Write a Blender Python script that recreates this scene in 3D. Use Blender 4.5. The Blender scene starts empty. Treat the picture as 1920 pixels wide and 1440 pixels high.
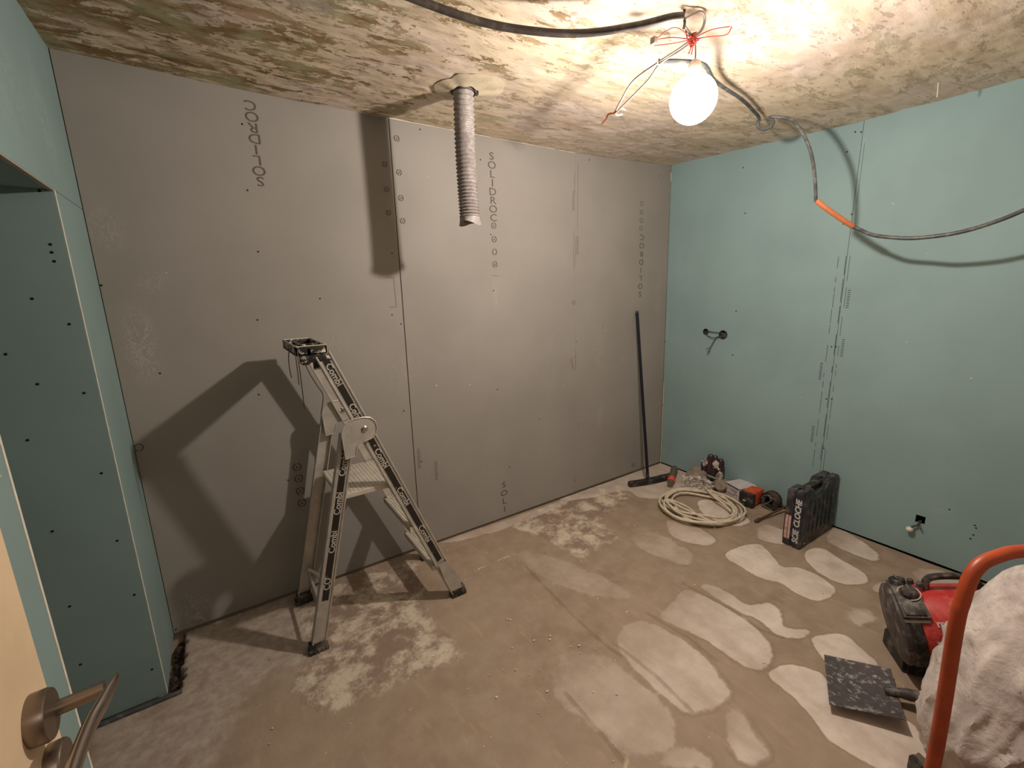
import bpy, bmesh, math, random
import numpy as np
from mathutils import Vector, Matrix, noise
random.seed(7)
PI = math.pi
scene = bpy.context.scene
COL = scene.collection

# ------------------------------------------------------------------ camera
CAM = Vector((-3.0258, -2.3086, 1.4941)); YAW, PITCH, ROLL, FPX = 0.5842, -0.2124, -0.0254, 838.432
fw = Vector((math.sin(YAW)*math.cos(PITCH), math.cos(YAW)*math.cos(PITCH), math.sin(PITCH)))
rt0 = Vector((math.cos(YAW), -math.sin(YAW), 0)); up0 = rt0.cross(fw)
rt = rt0*math.cos(ROLL) + up0*math.sin(ROLL); up = -rt0*math.sin(ROLL) + up0*math.cos(ROLL)
cd = bpy.data.cameras.new('camera'); cam = bpy.data.objects.new('camera', cd); COL.objects.link(cam)
cam.matrix_world = Matrix(((rt.x, up.x, -fw.x, CAM.x), (rt.y, up.y, -fw.y, CAM.y), (rt.z, up.z, -fw.z, CAM.z), (0, 0, 0, 1)))
cd.sensor_fit = 'HORIZONTAL'; cd.sensor_width = 36; cd.lens = 36*FPX/1920; cd.clip_start = 0.02; cd.clip_end = 50
scene.camera = cam

# ------------------------------------------------------------------ light and exposure
BULB = Vector((-1.612, -1.291, 2.083))
world = bpy.data.worlds.new('world'); scene.world = world; world.use_nodes = True
world.node_tree.nodes['Background'].inputs[0].default_value = (1, .85, .7, 1)
world.node_tree.nodes['Background'].inputs[1].default_value = 0.02
vs = scene.view_settings
vs.view_transform = 'Standard'; vs.look = 'None'; vs.gamma = 1; vs.use_curve_mapping = False; vs.exposure = 0.0
BULB_W = 76; FILL_W = 6
LIGHT_COL = (1, .89, .77)

def point_light(name, loc, w, col, size):
    l = bpy.data.lights.new(name, 'POINT'); l.energy = w; l.color = col; l.shadow_soft_size = size
    o = bpy.data.objects.new(name, l); o.location = loc; COL.objects.link(o); return o
bl = point_light('bulb_filament_light', BULB, BULB_W, LIGHT_COL, 0.026)
# bulb emission is weaker towards its socket (upwards) than sideways and down
bl.data.use_nodes = True
nt = bl.data.node_tree; em = nt.nodes['Emission']
tc = nt.nodes.new('ShaderNodeTexCoord'); sx = nt.nodes.new('ShaderNodeSeparateXYZ'); mr = nt.nodes.new('ShaderNodeMapRange')
nt.links.new(tc.outputs['Normal'], sx.inputs[0]); nt.links.new(sx.outputs['Z'], mr.inputs['Value'])
mr.interpolation_type = 'SMOOTHSTEP'
mr.inputs['From Min'].default_value = 0.05; mr.inputs['From Max'].default_value = 0.85
mr.inputs['To Min'].default_value = 1.0; mr.inputs['To Max'].default_value = 0.06
nt.links.new(mr.outputs[0], em.inputs['Strength'])
al = bpy.data.lights.new('hall_fill_light', 'AREA'); al.energy = FILL_W; al.color = (1, .9, .8); al.shape = 'RECTANGLE'; al.size = 0.8; al.size_y = 0.8  # unseen fill light added behind the camera to soften the shadows
ao = bpy.data.objects.new('hall_fill_light', al); ao.location = (-2.75, -3.3, 2.28); COL.objects.link(ao)

# ------------------------------------------------------------------ helpers
def srgb(r, g, b):
    f = lambda c: (c/255/12.92 if c/255 <= .04045 else ((c/255+.055)/1.055)**2.4)
    return (f(r), f(g), f(b), 1)

class NB:
    def __init__(s, name):
        s.m = bpy.data.materials.new(name); s.m.use_nodes = True; s.t = s.m.node_tree; s.n = s.t.nodes
        s.b = s.n['Principled BSDF']
    def new(s, typ, **kw):
        n = s.n.new(typ)
        for k, v in kw.items(): setattr(n, k, v)
        return n
    def link(s, a, b): s.t.links.new(a, b)
    def setin(s, inp, v):
        if isinstance(v, bpy.types.NodeSocket): s.link(v, inp)
        else: inp.default_value = v
    def coord(s, scale=(1, 1, 1), rot=(0, 0, 0), world=True):
        if world: src = s.new('ShaderNodeNewGeometry').outputs['Position']
        else: src = s.new('ShaderNodeTexCoord').outputs['Object']
        mp = s.new('ShaderNodeMapping'); s.link(src, mp.inputs[0]); mp.inputs['Scale'].default_value = scale; mp.inputs['Rotation'].default_value = rot
        return mp.outputs[0]
    def noise(s, co, scale=5, detail=4, rough=.55, dist=0, out=0):
        n = s.new('ShaderNodeTexNoise'); s.link(co, n.inputs['Vector'])
        n.inputs['Scale'].default_value = scale; n.inputs['Detail'].default_value = detail
        n.inputs['Roughness'].default_value = rough; n.inputs['Distortion'].default_value = dist
        return n.outputs[out]
    def ramp(s, v, a, b, lo=0., hi=1., smooth=True):
        n = s.new('ShaderNodeMapRange'); n.interpolation_type = 'SMOOTHSTEP' if smooth else 'LINEAR'
        s.setin(n.inputs[0], v); s.setin(n.inputs[1], a); s.setin(n.inputs[2], b); s.setin(n.inputs[3], lo); s.setin(n.inputs[4], hi)
        return n.outputs[0]
    def math(s, op, a, b=0., c=None):
        n = s.new('ShaderNodeMath', operation=op); s.setin(n.inputs[0], a); s.setin(n.inputs[1], b)
        if c is not None: s.setin(n.inputs[2], c)
        return n.outputs[0]
    def mix(s, f, a, b):
        n = s.new('ShaderNodeMix', data_type='RGBA'); s.setin(n.inputs[0], f); s.setin(n.inputs[6], a); s.setin(n.inputs[7], b)
        return n.outputs[2]
    def attr(s, name):
        return s.new('ShaderNodeAttribute', attribute_name=name).outputs['Fac']
    def bump(s, h, strength=.3, dist=.01):
        n = s.new('ShaderNodeBump'); n.inputs['Strength'].default_value = strength; n.inputs['Distance'].default_value = dist
        s.link(h, n.inputs['Height']); s.link(n.outputs[0], s.b.inputs['Normal'])
    def fin(s, col, rough=.7, metal=0., spec=None):
        s.setin(s.b.inputs['Base Color'], col); s.setin(s.b.inputs['Roughness'], rough); s.setin(s.b.inputs['Metallic'], metal)
        if spec is not None: s.b.inputs['Specular IOR Level'].default_value = spec
        return s.m

def simple(name, col, rough=.6, metal=0., dirt=None, amount=.25, scale=30, bump=.1, spec=None, thr=(.45, .7)):
    b = NB(name); co = b.coord(world=False)
    n1 = b.noise(co, scale, 5, .6)
    dark = tuple(c*.8 for c in col[:3]) + (1,)
    c = b.mix(b.ramp(n1, .3, .7), dark, col)
    if dirt: c = b.mix(b.math('MULTIPLY', b.ramp(b.noise(co, scale*.8, 6, .7), thr[0], thr[1]), amount), c, dirt)
    if bump: b.bump(n1, bump, .002)
    return b.fin(c, rough, metal, spec)

DUST = srgb(205, 195, 182)
M = {}
M['gypsum'] = simple('gypsum_edge', srgb(222, 216, 204), .9)
M['aluminium'] = simple('scuffed_aluminium', srgb(190, 185, 178), .45, .4, DUST, .6, 22)
M['alu_light'] = simple('ridged_aluminium_tread', srgb(205, 198, 186), .6, .25, DUST, .7, 20)
M['black_plastic'] = simple('black_plastic', srgb(34, 31, 30), .5, 0, DUST, .25, 25)
M['black_spatter'] = simple('black_plastic_plaster_spattered', srgb(30, 27, 26), .5, 0, srgb(215, 205, 195), .95, 38, thr=(.52, .6))
M['sticker_black'] = simple('black_sticker', srgb(34, 29, 28), .5, 0, srgb(200, 190, 180), .8, 30, thr=(.62, .67))
M['rubber'] = simple('dark_rubber', srgb(44, 40, 38), .8, 0, DUST, .3, 60)
M['white_print'] = simple('white_print', srgb(190, 184, 175), .7)
M['black_print'] = simple('dark_ink', srgb(98, 90, 84), .9, bump=0)
M['green_ink'] = simple('dark_green_ink', srgb(62, 74, 68), .9, bump=0)
M['red_line'] = simple('pale_red_pencil', srgb(125, 82, 72), .9, bump=0)
M['screw'] = simple('black_screw_head', srgb(22, 20, 20), .5, .3)
M['conduit'] = simple('dark_grey_conduit', srgb(64, 55, 52), .5, 0, DUST, .12, 30)
M['grey_cable'] = simple('grey_cable_sheath', srgb(66, 69, 71), .5, 0, DUST, .2, 30)
M['light_cable'] = simple('pale_grey_cable', srgb(160, 146, 138), .6)
M['cream_cable'] = simple('cream_rubber_cable', srgb(224, 211, 190), .55, 0, srgb(150, 130, 105), .3, 25)
M['orange_tube'] = simple('orange_conduit', srgb(216, 130, 86), .5)
M['red_wire'] = simple('red_wire', srgb(190, 72, 58), .5)
M['brown_wire'] = simple('thin_brown_wire', srgb(66, 42, 36), .5)
M['copper'] = simple('copper', srgb(230, 140, 95), .35, .6)
M['white_plastic'] = simple('white_plastic', srgb(228, 222, 212), .45)
M['duct'] = simple('dusty_grey_duct_plastic', srgb(140, 132, 131), .6, 0, srgb(200, 192, 186), .4, 60)
M['void'] = simple('painted_hole_shade', srgb(30, 27, 25), .95)  # near-black colour stands in for shade inside holes and behind green sheets
M['cream_door'] = simple('cream_door_paint', srgb(222, 196, 164), .5, scale=4, bump=.03)
M['brass'] = simple('brushed_nickel', srgb(150, 136, 124), .34, .9, scale=3, bump=.0)
M['lever'] = simple('polished_lever_metal', srgb(176, 166, 160), .16, 1., scale=3, bump=0)
M['orange_steel'] = simple('orange_painted_steel', srgb(178, 72, 34), .42, .0, srgb(110, 40, 24), .4, 14)
M['red_plastic'] = simple('red_plastic_housing', srgb(190, 42, 40), .45, 0, srgb(205, 150, 140), .3, 30)
M['dark_plastic'] = simple('dark_grey_plastic', srgb(66, 58, 58), .55, 0, DUST, .35, 26)
M['blue_black'] = simple('blue_black_case_plastic', srgb(42, 44, 50), .5, 0, DUST, .2, 20)
M['white_paint_pen'] = simple('white_marker_paint', srgb(205, 205, 210), .7)
M['maroon'] = simple('maroon_sticker', srgb(74, 34, 40), .5)
M['sticker_cream'] = simple('cream_sticker', srgb(205, 178, 168), .6, 0, srgb(90, 60, 60), .6, 60)
M['carton'] = simple('white_carton', srgb(208, 200, 204), .8)
M['carton_ink'] = simple('grey_carton_print', srgb(105, 92, 96), .8)
M['orange_plastic'] = simple('orange_plastic', srgb(214, 84, 36), .45, 0, DUST, .1)
M['grey_bag'] = simple('dusty_grey_wrap', srgb(150, 134, 124), .9)
M['pole'] = simple('dark_blue_painted_pole', srgb(30, 28, 44), .35, .2)
M['orange_collar'] = simple('orange_red_collar', srgb(226, 92, 62), .5)
M['tool_grey'] = simple('olive_grey_grip', srgb(104, 96, 84), .7)
M['rust_rod'] = simple('brown_steel_rod', srgb(104, 78, 66), .6, .3)
M['chrome'] = simple('bright_chrome', srgb(220, 218, 215), .12, 1., bump=0)
M['glossy_dark'] = simple('glossy_dark_plum_plastic', srgb(62, 44, 48), .16, 0, bump=0)
M['shovel'] = simple('scraped_dark_steel', srgb(98, 90, 92), .42, .35, srgb(190, 184, 182), .85, 46, thr=(.52, .66))
M['crumb'] = simple('plaster_crumb', srgb(222, 208, 188), .9)
M['debris'] = simple('dark_rubble', srgb(62, 52, 44), .95, 0, srgb(120, 105, 90), .6, 40)
M['putty'] = simple('filler_plaster', srgb(226, 212, 186), .9, 0, srgb(160, 140, 110), .4, 14, bump=.6)
M['dark_pipe'] = simple('dark_grey_sill_strip', srgb(74, 76, 80), .6, 0, DUST, .3)
M['hall'] = simple('hall_plaster', srgb(170, 160, 148), .9)

def clear_plastic(name):
    b = NB(name); co = b.coord(world=False)
    tr = b.new('ShaderNodeBsdfTransparent'); mx = b.new('ShaderNodeMixShader')
    b.fin(srgb(225, 215, 205), .12)
    n = b.noise(co, 30, 4, .6); b.bump(n, 1, .01)
    b.link(b.ramp(n, .42, .6, .12, .75), mx.inputs[0]); b.link(tr.outputs[0], mx.inputs[1]); b.link(b.b.outputs[0], mx.inputs[2])
    b.link(mx.outputs[0], b.n['Material Output'].inputs[0]); return b.m
M['clear'] = clear_plastic('crumpled_clear_plastic')

def bulb_glass():
    b = NB('lit_frosted_bulb_glass'); tr = b.new('ShaderNodeBsdfTransparent'); e = b.new('ShaderNodeEmission'); ad = b.new('ShaderNodeAddShader')
    e.inputs[0].default_value = (1, .9, .78, 1); e.inputs[1].default_value = 9
    b.link(tr.outputs[0], ad.inputs[0]); b.link(e.outputs[0], ad.inputs[1]); b.link(ad.outputs[0], b.n['Material Output'].inputs[0]); return b.m
M['bulb'] = bulb_glass()

def board(name, col, axis, scuffs, dust):
    """plasterboard face paper: even colour, faint fibres, white plaster scuffs where they are on the wall"""
    b = NB(name); co = b.coord()
    n = b.noise(co, 2.2, 3, .5); f = b.noise(co, 260, 2, .6)
    c = b.mix(b.ramp(n, .3, .7), tuple(x*.94 for x in col[:3])+(1,), tuple(min(1, x*1.05) for x in col[:3])+(1,))
    sp = b.noise(co, 42, 2, .5)
    c = b.mix(b.math('MULTIPLY', b.ramp(sp, .775, .80), dust), c, srgb(226, 220, 208))
    pos = b.new('ShaderNodeNewGeometry').outputs['Position']; s = b.new('ShaderNodeSeparateXYZ'); b.link(pos, s.inputs[0])
    u = s.outputs[axis]; z = s.outputs[2]
    tot = None
    vein = b.noise(b.coord(scale=(1, 1, .45)), 26, 5, .7, 1.2)
    for (cu, cz, ru, rz, st) in scuffs:
        du = b.math('DIVIDE', b.math('SUBTRACT', u, cu), ru); dz = b.math('DIVIDE', b.math('SUBTRACT', z, cz), rz)
        d = b.math('SQRT', b.math('ADD', b.math('MULTIPLY', du, du), b.math('MULTIPLY', dz, dz)))
        m = b.math('MULTIPLY', b.ramp(d, .2, 1., st, 0.), 1.)
        tot = m if tot is None else b.math('MAXIMUM', tot, m)
    if tot is not None:
        v = b.ramp(b.math('ABSOLUTE', b.math('SUBTRACT', vein, .5)), .0, .03, 1, 0)
        bl2 = b.ramp(vein, .56, .68)
        c = b.mix(b.math('MULTIPLY', tot, b.math('ADD', b.math('MULTIPLY', v, .55), b.math('MULTIPLY', bl2, .6))), c, srgb(200, 194, 184))
    b.bump(f, .06, .001)
    return b.fin(c, .75, 0, .3)
GREY = board('grey_plasterboard_paper', srgb(147, 142, 137), 0,
             [(-3.31, 1.75, .09, .12, .5), (-3.2, 1.55, .1, .06, .45), (-3.27, 1.3, .08, .22, .9), (-3.28, .08, .13, .16, .9),
              (-1.6, 1.45, .03, .12, .6), (-2.2, 1.9, .03, .1, .4), (-.72, .55, .04, .15, .5), (-.74, 1.0, .05, .12, .5), (-.5, .95, .06, .05, .5),
              (-2.55, 1.25, .12, .1, .35), (-2.2, 1.05, .15, .2, .25), (-.12, 1.4, .06, .3, .4), (-1.2, .9, .1, .3, .2)], 1.0)
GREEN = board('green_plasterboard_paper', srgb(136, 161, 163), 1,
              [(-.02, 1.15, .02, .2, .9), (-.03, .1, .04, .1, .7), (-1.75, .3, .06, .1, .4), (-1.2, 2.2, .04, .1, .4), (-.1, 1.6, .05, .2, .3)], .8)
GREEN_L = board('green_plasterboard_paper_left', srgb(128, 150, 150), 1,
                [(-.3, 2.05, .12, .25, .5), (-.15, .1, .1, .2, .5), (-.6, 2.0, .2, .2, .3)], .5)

class MB:
    """collects shapes in one bmesh; build() links them as ONE object"""
    def __init__(s): s.bm = bmesh.new()
    def _add(s, verts, faces):
        vs_ = [s.bm.verts.new(v) for v in verts]
        for f in faces:
            try: s.bm.faces.new([vs_[i] for i in f])
            except ValueError: pass
        return vs_
    def hexa(s, p):   # 8 points: bottom 4 ccw, top 4 ccw
        return s._add(p, [(3, 2, 1, 0), (4, 5, 6, 7), (0, 1, 5, 4), (1, 2, 6, 5), (2, 3, 7, 6), (3, 0, 4, 7)])
    def box(s, a, b, mtx=None, bevel=0):
        (x0, y0, z0), (x1, y1, z1) = a, b
        p = [Vector(q) for q in ((x0, y0, z0), (x1, y0, z0), (x1, y1, z0), (x0, y1, z0), (x0, y0, z1), (x1, y0, z1), (x1, y1, z1), (x0, y1, z1))]
        if mtx is not None: p = [mtx @ q for q in p]
        vs_ = s.hexa(p)
        if bevel:
            es = set(e for v in vs_ for e in v.link_edges)
            bmesh.ops.bevel(s.bm, geom=list(es), offset=bevel, segments=2, affect='EDGES', profile=.6)
        return s
    def tube(s, pts, r, n=8, cap=True):
        pts = [Vector(p) for p in pts]; rr = r if hasattr(r, '__len__') else [r]*len(pts)
        t0 = (pts[1]-pts[0]).normalized(); a = t0.orthogonal().normalized(); rings = []
        for i, p in enumerate(pts):
            t = (pts[min(i+1, len(pts)-1)]-pts[max(i-1, 0)])
            t = t.normalized() if t.length > 1e-9 else t0
            a = (a - t*a.dot(t)); a = a.normalized() if a.length > 1e-6 else t.orthogonal().normalized(); b = t.cross(a)
            rings.append([s.bm.verts.new(p + (a*math.cos(2*PI*k/n)+b*math.sin(2*PI*k/n))*rr[i]) for k in range(n)])
        for i in range(len(rings)-1):
            for k in range(n): s.bm.faces.new([rings[i][k], rings[i][(k+1) % n], rings[i+1][(k+1) % n], rings[i+1][k]])
        if cap: s.bm.faces.new(rings[0][::-1]); s.bm.faces.new(rings[-1])
        return s
    def lathe(s, prof, mtx, n=24, cap=True):   # prof: (radius, height) along local z
        rings = [[s.bm.verts.new(mtx @ Vector((r*math.cos(2*PI*k/n), r*math.sin(2*PI*k/n), h))) for k in range(n)] for r, h in prof]
        for i in range(len(rings)-1):
            for k in range(n): s.bm.faces.new([rings[i][k], rings[i][(k+1) % n], rings[i+1][(k+1) % n], rings[i+1][k]])
        if cap: s.bm.faces.new(rings[0][::-1]); s.bm.faces.new(rings[-1])
        return s
    def prism(s, poly, mtx, d0, d1, bevel=0):   # poly in local xy, extruded along local z
        k = len(poly)
        v = s._add([mtx @ Vector((x, y, d0)) for x, y in poly] + [mtx @ Vector((x, y, d1)) for x, y in poly],
                   [tuple(range(k))[::-1], tuple(range(k, 2*k))] + [(i, (i+1) % k, (i+1) % k+k, i+k) for i in range(k)])
        if bevel:
            es = set(e for w in v for e in w.link_edges)
            bmesh.ops.bevel(s.bm, geom=list(es), offset=bevel, segments=2, affect='EDGES')
        return s
    def ball(s, c, r, sub=2, scale=(1, 1, 1), jit=0, seed=0):
        res = bmesh.ops.create_icosphere(s.bm, subdivisions=sub, radius=1)
        for v in res['verts']:
            q = v.co.copy(); k = 1+jit*noise.noise(q*2.3+Vector((seed, seed*1.7, 3)))
            v.co = Vector(c) + Vector((q.x*scale[0], q.y*scale[1], q.z*scale[2]))*r*k
        return s
    def build(s, name, mat, parent=None, smooth=35, kind=None):
        bmesh.ops.recalc_face_normals(s.bm, faces=s.bm.faces[:])
        me = bpy.data.meshes.new(name); s.bm.to_mesh(me); s.bm.free()
        me.materials.append(mat)
        if smooth:
            me.polygons.foreach_set('use_smooth', [True]*len(me.polygons)); me.set_sharp_from_angle(angle=math.radians(smooth))
        o = bpy.data.objects.new(name, me); COL.objects.link(o)
        if parent: o.parent = parent; o.matrix_parent_inverse = parent.matrix_world.inverted()
        if kind: o['kind'] = kind
        return o

def recentre(o):
    """put a mesh object's origin at its base centre"""
    me = o.data; n = len(me.vertices); a = np.empty(n*3); me.vertices.foreach_get('co', a); a = a.reshape(-1, 3)
    c = Vector(((a[:, 0].min()+a[:, 0].max())/2, (a[:, 1].min()+a[:, 1].max())/2, a[:, 2].min()))
    me.transform(Matrix.Translation(-c)); o.location = c
def tag(o, label, cat, group=None):
    o['label'] = label; o['category'] = cat
    if group: o['group'] = group
    return o
def thing(name, label, cat, loc, group=None):
    o = bpy.data.objects.new(name, None); o.empty_display_size = .05; COL.objects.link(o); o.location = loc
    o.matrix_world = Matrix.Translation(loc)
    return tag(o, label, cat, group)
def single(mb, name, mat, label, cat, group=None, smooth=35):
    o = mb.build(name, mat, None, smooth); recentre(o); return tag(o, label, cat, group)
def crom(P, n=8):
    P = [Vector(p) for p in P]; Q = [P[0]*2-P[1]] + P + [P[-1]*2-P[-2]]; out = []
    for i in range(1, len(Q)-2):
        for k in range(n):
            t = k/n; a, b, c, d = Q[i-1], Q[i], Q[i+1], Q[i+2]
            out.append(.5*((2*b)+(c-a)*t+(2*a-5*b+4*c-d)*t*t+(3*b-a-3*c+d)*t**3))
    out.append(P[-1]); return out
def frame(o, x, y, z):
    x, y, z, o = Vector(x), Vector(y), Vector(z), Vector(o)
    return Matrix(((x.x, y.x, z.x, o.x), (x.y, y.y, z.y, o.y), (x.z, y.z, z.z, o.z), (0, 0, 0, 1)))
def text(s, name, mtx, size, mat, parent, extrude=0.0004, shear=0, bold=0, sx=1):
    cu = bpy.data.curves.new('t', 'FONT'); cu.body = s; cu.size = size; cu.align_x = 'CENTER'; cu.align_y = 'CENTER'
    cu.extrude = extrude; cu.shear = shear; cu.offset = bold; cu.resolution_u = 3
    to = bpy.data.objects.new('t', cu); COL.objects.link(to)
    dg = bpy.context.evaluated_depsgraph_get(); me = bpy.data.meshes.new_from_object(to.evaluated_get(dg))
    bpy.data.objects.remove(to)
    me.transform(mtx @ Matrix.Diagonal((sx, 1, 1, 1))); me.materials.clear(); me.materials.append(mat); me.name = name
    o = bpy.data.objects.new(name, me); COL.objects.link(o)
    if parent: o.parent = parent; o.matrix_parent_inverse = parent.matrix_world.inverted()
    return o
def struct(o): o['kind'] = 'structure'; return o

# ------------------------------------------------------------------ setting
XL = -3.361; YJ = -.375; YN = -1.189; HZ = 1.812; YF = -2.52; XB = -3.98
def ceil_z(x, y):
    xs = [-4.2, -3.36, -3.15, -2.9, -2.18, -.96, -.45, 0, .3]; zs = [2.33, 2.331, 2.329, 2.315, 2.311, 2.311, 2.328, 2.352, 2.355]
    a = np.interp(x, xs, zs); t = min(1, max(0, -y/1.1)); return a*(1-t)+2.312*t
def right_x(y, z): return -0.034*(z/2.35)*max(0., 1+y/1.7)

# floor: rough screed with dry and damp patches (outlines below lie on the floor, in metres)
PATCH = [([(-0.699, -1.08), (-0.564, -1.131), (-0.595, -1.207), (-0.672, -1.316), (-0.608, -1.38), (-0.605, -1.492), (-0.665, -1.565), (-0.79, -1.556), (-0.831, -1.48), (-0.815, -1.377), (-0.854, -1.313), (-0.845, -1.18), (-0.82, -1.089)], 0.012, 0.95), ([(-0.406, -1.326), (-0.318, -1.376), (-0.36, -1.483), (-0.388, -1.589), (-0.465, -1.629), (-0.56, -1.581), (-0.58, -1.494), (-0.524, -1.383)], 0.012, 0.9), ([(0.005, -1.313), (-0.038, -1.431), (-0.12, -1.553), (-0.213, -1.578), (-0.235, -1.488), (-0.198, -1.342)], 0.02, 0.85), ([(-1.162, -1.169), (-1.097, -1.215), (-1.1, -1.366), (-1.011, -1.42), (-1.034, -1.491), (-1.109, -1.539), (-1.048, -1.613), (-1.139, -1.597), (-1.185, -1.542), (-1.155, -1.446), (-1.174, -1.357)], 0.018, 0.9), ([(-1.248, -1.132), (-1.208, -1.243), (-1.201, -1.422), (-1.243, -1.538), (-1.324, -1.601), (-1.421, -1.598), (-1.453, -1.541), (-1.457, -1.404), (-1.478, -1.288), (-1.499, -1.185), (-1.378, -1.157)], 0.02, 0.8), ([(-1.607, -1.145), (-1.554, -1.234), (-1.544, -1.412), (-1.58, -1.529), (-1.616, -1.589), (-1.702, -1.594), (-1.803, -1.556), (-1.826, -1.494), (-1.824, -1.371), (-1.802, -1.229), (-1.735, -1.151)], 0.025, 0.72), ([(-2.01, -1.082), (-1.871, -1.19), (-1.859, -1.376), (-1.859, -1.497), (-1.911, -1.575), (-1.984, -1.593), (-2.078, -1.563), (-2.102, -1.494), (-2.133, -1.402), (-2.138, -1.221)], 0.05, 0.45), ([(-1.708, -1.628), (-1.66, -1.649), (-1.666, -1.681), (-1.714, -1.761), (-1.734, -1.789), (-1.805, -1.759), (-1.807, -1.707)], 0.03, 0.75), ([(-1.382, -1.626), (-1.308, -1.644), (-1.25, -1.725), (-1.266, -1.765), (-1.346, -1.826), (-1.309, -1.87), (-1.219, -1.995), (-1.254, -2.039), (-1.37, -2.082), (-1.483, -2.003), (-1.506, -1.88), (-1.476, -1.82), (-1.44, -1.734), (-1.43, -1.64)], 0.012, 0.95), ([(-1.061, -1.642), (-0.956, -1.705), (-0.979, -1.771), (-1.035, -1.853), (-1.163, -1.756), (-1.16, -1.707), (-1.111, -1.657)], 0.012, 0.95), ([(-1.045, -0.636), (-0.929, -0.743), (-0.932, -0.93), (-0.975, -1.001), (-1.086, -1.006), (-1.126, -0.898), (-1.131, -0.732)], 0.04, 0.35), ([(-0.742, -0.659), (-0.677, -0.789), (-0.704, -0.944), (-0.796, -0.976), (-0.871, -0.887), (-0.868, -0.766)], 0.02, 0.7), ([(-0.347, -0.611), (-0.264, -0.712), (-0.304, -0.869), (-0.342, -0.961), (-0.464, -0.961), (-0.51, -0.846), (-0.462, -0.689)], 0.015, 0.85), ([(-1.116, -0.009), (-0.579, -0.014), (0.017, 0.001), (0.096, -0.421), (-0.118, -0.537), (-0.38, -0.452), (-0.533, -0.432), (-0.641, -0.331), (-0.654, -0.192), (-0.963, -0.123)], 0.015, 0.6), ([(-0.433, -1.061), (-0.307, -1.06), (-0.311, -1.173), (-0.437, -1.223), (-0.508, -1.116)], 0.02, 0.8), ([(-0.775, -1.659), (-0.692, -1.693), (-0.724, -1.753), (-0.838, -1.712)], 0.05, 0.6), ([(-0.17, -1.735), (-0.05, -1.8), (-0.112, -1.923), (-0.172, -1.998), (-0.27, -1.928), (-0.256, -1.809)], 0.03, 0.7), ([(-1.994, -1.591), (-1.895, -1.63), (-1.91, -1.706), (-2.039, -1.616)], 0.03, 0.6), ([(-0.491, -1.651), (-0.383, -1.677), (-0.391, -1.723), (-0.51, -1.696)], 0.02, 0.7), ([(-1.76, -0.394), (-1.666, -0.43), (-1.567, -0.597), (-1.51, -0.867), (-1.514, -1.014), (-1.64, -0.923), (-1.715, -0.771), (-1.769, -0.57)], 0.05, 0.25), ([(-2.026, 0.021), (-1.631, -0.031), (-1.132, -0.028), (-1.138, -0.094), (-1.646, -0.118), (-2.025, -0.052)], 0.02, 0.5)]
MOTTLE = [[(-1.628, -0.091), (-1.069, -0.013), (-0.582, -0.072), (-0.721, -0.303), (-0.954, -0.372), (-1.115, -0.41), (-1.159, -0.59), (-1.236, -0.642), (-1.35, -0.626), (-1.488, -0.642), (-1.5, -0.518), (-1.539, -0.313)], [(-2.886, -0.031), (-2.481, -0.068), (-2.262, -0.094), (-2.293, -0.356), (-2.377, -0.488), (-2.338, -0.86), (-2.434, -0.848), (-2.626, -0.821), (-2.772, -0.83), (-2.891, -0.773), (-2.944, -0.654), (-2.877, -0.485)]]
PALE = [[(-3.335, 0.024), (-2.849, -0.033), (-2.655, -0.096), (-2.752, -0.504), (-2.924, -0.519), (-3.095, -0.52), (-3.187, -0.665), (-3.219, -0.794), (-3.582, -0.542), (-3.564, -0.401), (-3.31, -0.397)]]
def rounded(poly):
    P = [Vector((x, y, 0)) for x, y in poly]; P = [P[-1]]+P+[P[0], P[1]]; q = crom(P, 5)[5:-5]
    return [(v.x, v.y) for v in q]
GROOVES = [[(-1.21, -1.10), (-1.205, -1.153), (-1.187, -1.339), (-1.21, -1.487), (-1.173, -1.569)], [(-1.528, -1.139), (-1.504, -1.334), (-1.519, -1.479)], [(-1.787, -1.17), (-1.777, -1.384), (-1.796, -1.561)], [(-1.782, -0.514), (-1.816, -0.889), (-1.824, -1.143), (-1.813, -1.238)], [(-2.114, -1.239), (-2.117, -1.436), (-2.123, -1.537)]]
CRACKS = [[(-2.188, -0.389), (-2.12, -.402), (-2.068, -0.4), (-1.99, -.38), (-1.919, -0.373), (-1.749, -0.377)], [(-2.3, -1.62), (-2.2, -1.60), (-2.1, -1.53)]]
def ldist(px, py, line):
    d = np.full(px.shape, 1e9)
    for a, b in zip(line, line[1:]):
        a = np.array(a); e = np.array(b)-a; wx = px-a[0]; wy = py-a[1]; t = np.clip((wx*e[0]+wy*e[1])/(e@e), 0, 1)
        d = np.minimum(d, (wx-e[0]*t)**2+(wy-e[1]*t)**2)
    return np.sqrt(d)
def sdist(px, py, poly):
    p = np.array(poly); n = len(p); d = np.full(px.shape, 1e9); ins = np.zeros(px.shape, bool)
    for i in range(n):
        a = p[i]; b = p[(i+1) % n]; e = b-a
        wx = px-a[0]; wy = py-a[1]; t = np.clip((wx*e[0]+wy*e[1])/(e@e+1e-12), 0, 1)
        d = np.minimum(d, (wx-e[0]*t)**2+(wy-e[1]*t)**2)
        cnd = ((a[1] > py) != (b[1] > py)) & (px < (b[0]-a[0])*(py-a[1])/(b[1]-a[1]+1e-12)+a[0])
        ins ^= cnd
    return np.where(ins, 1, -1)*np.sqrt(d)
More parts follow.
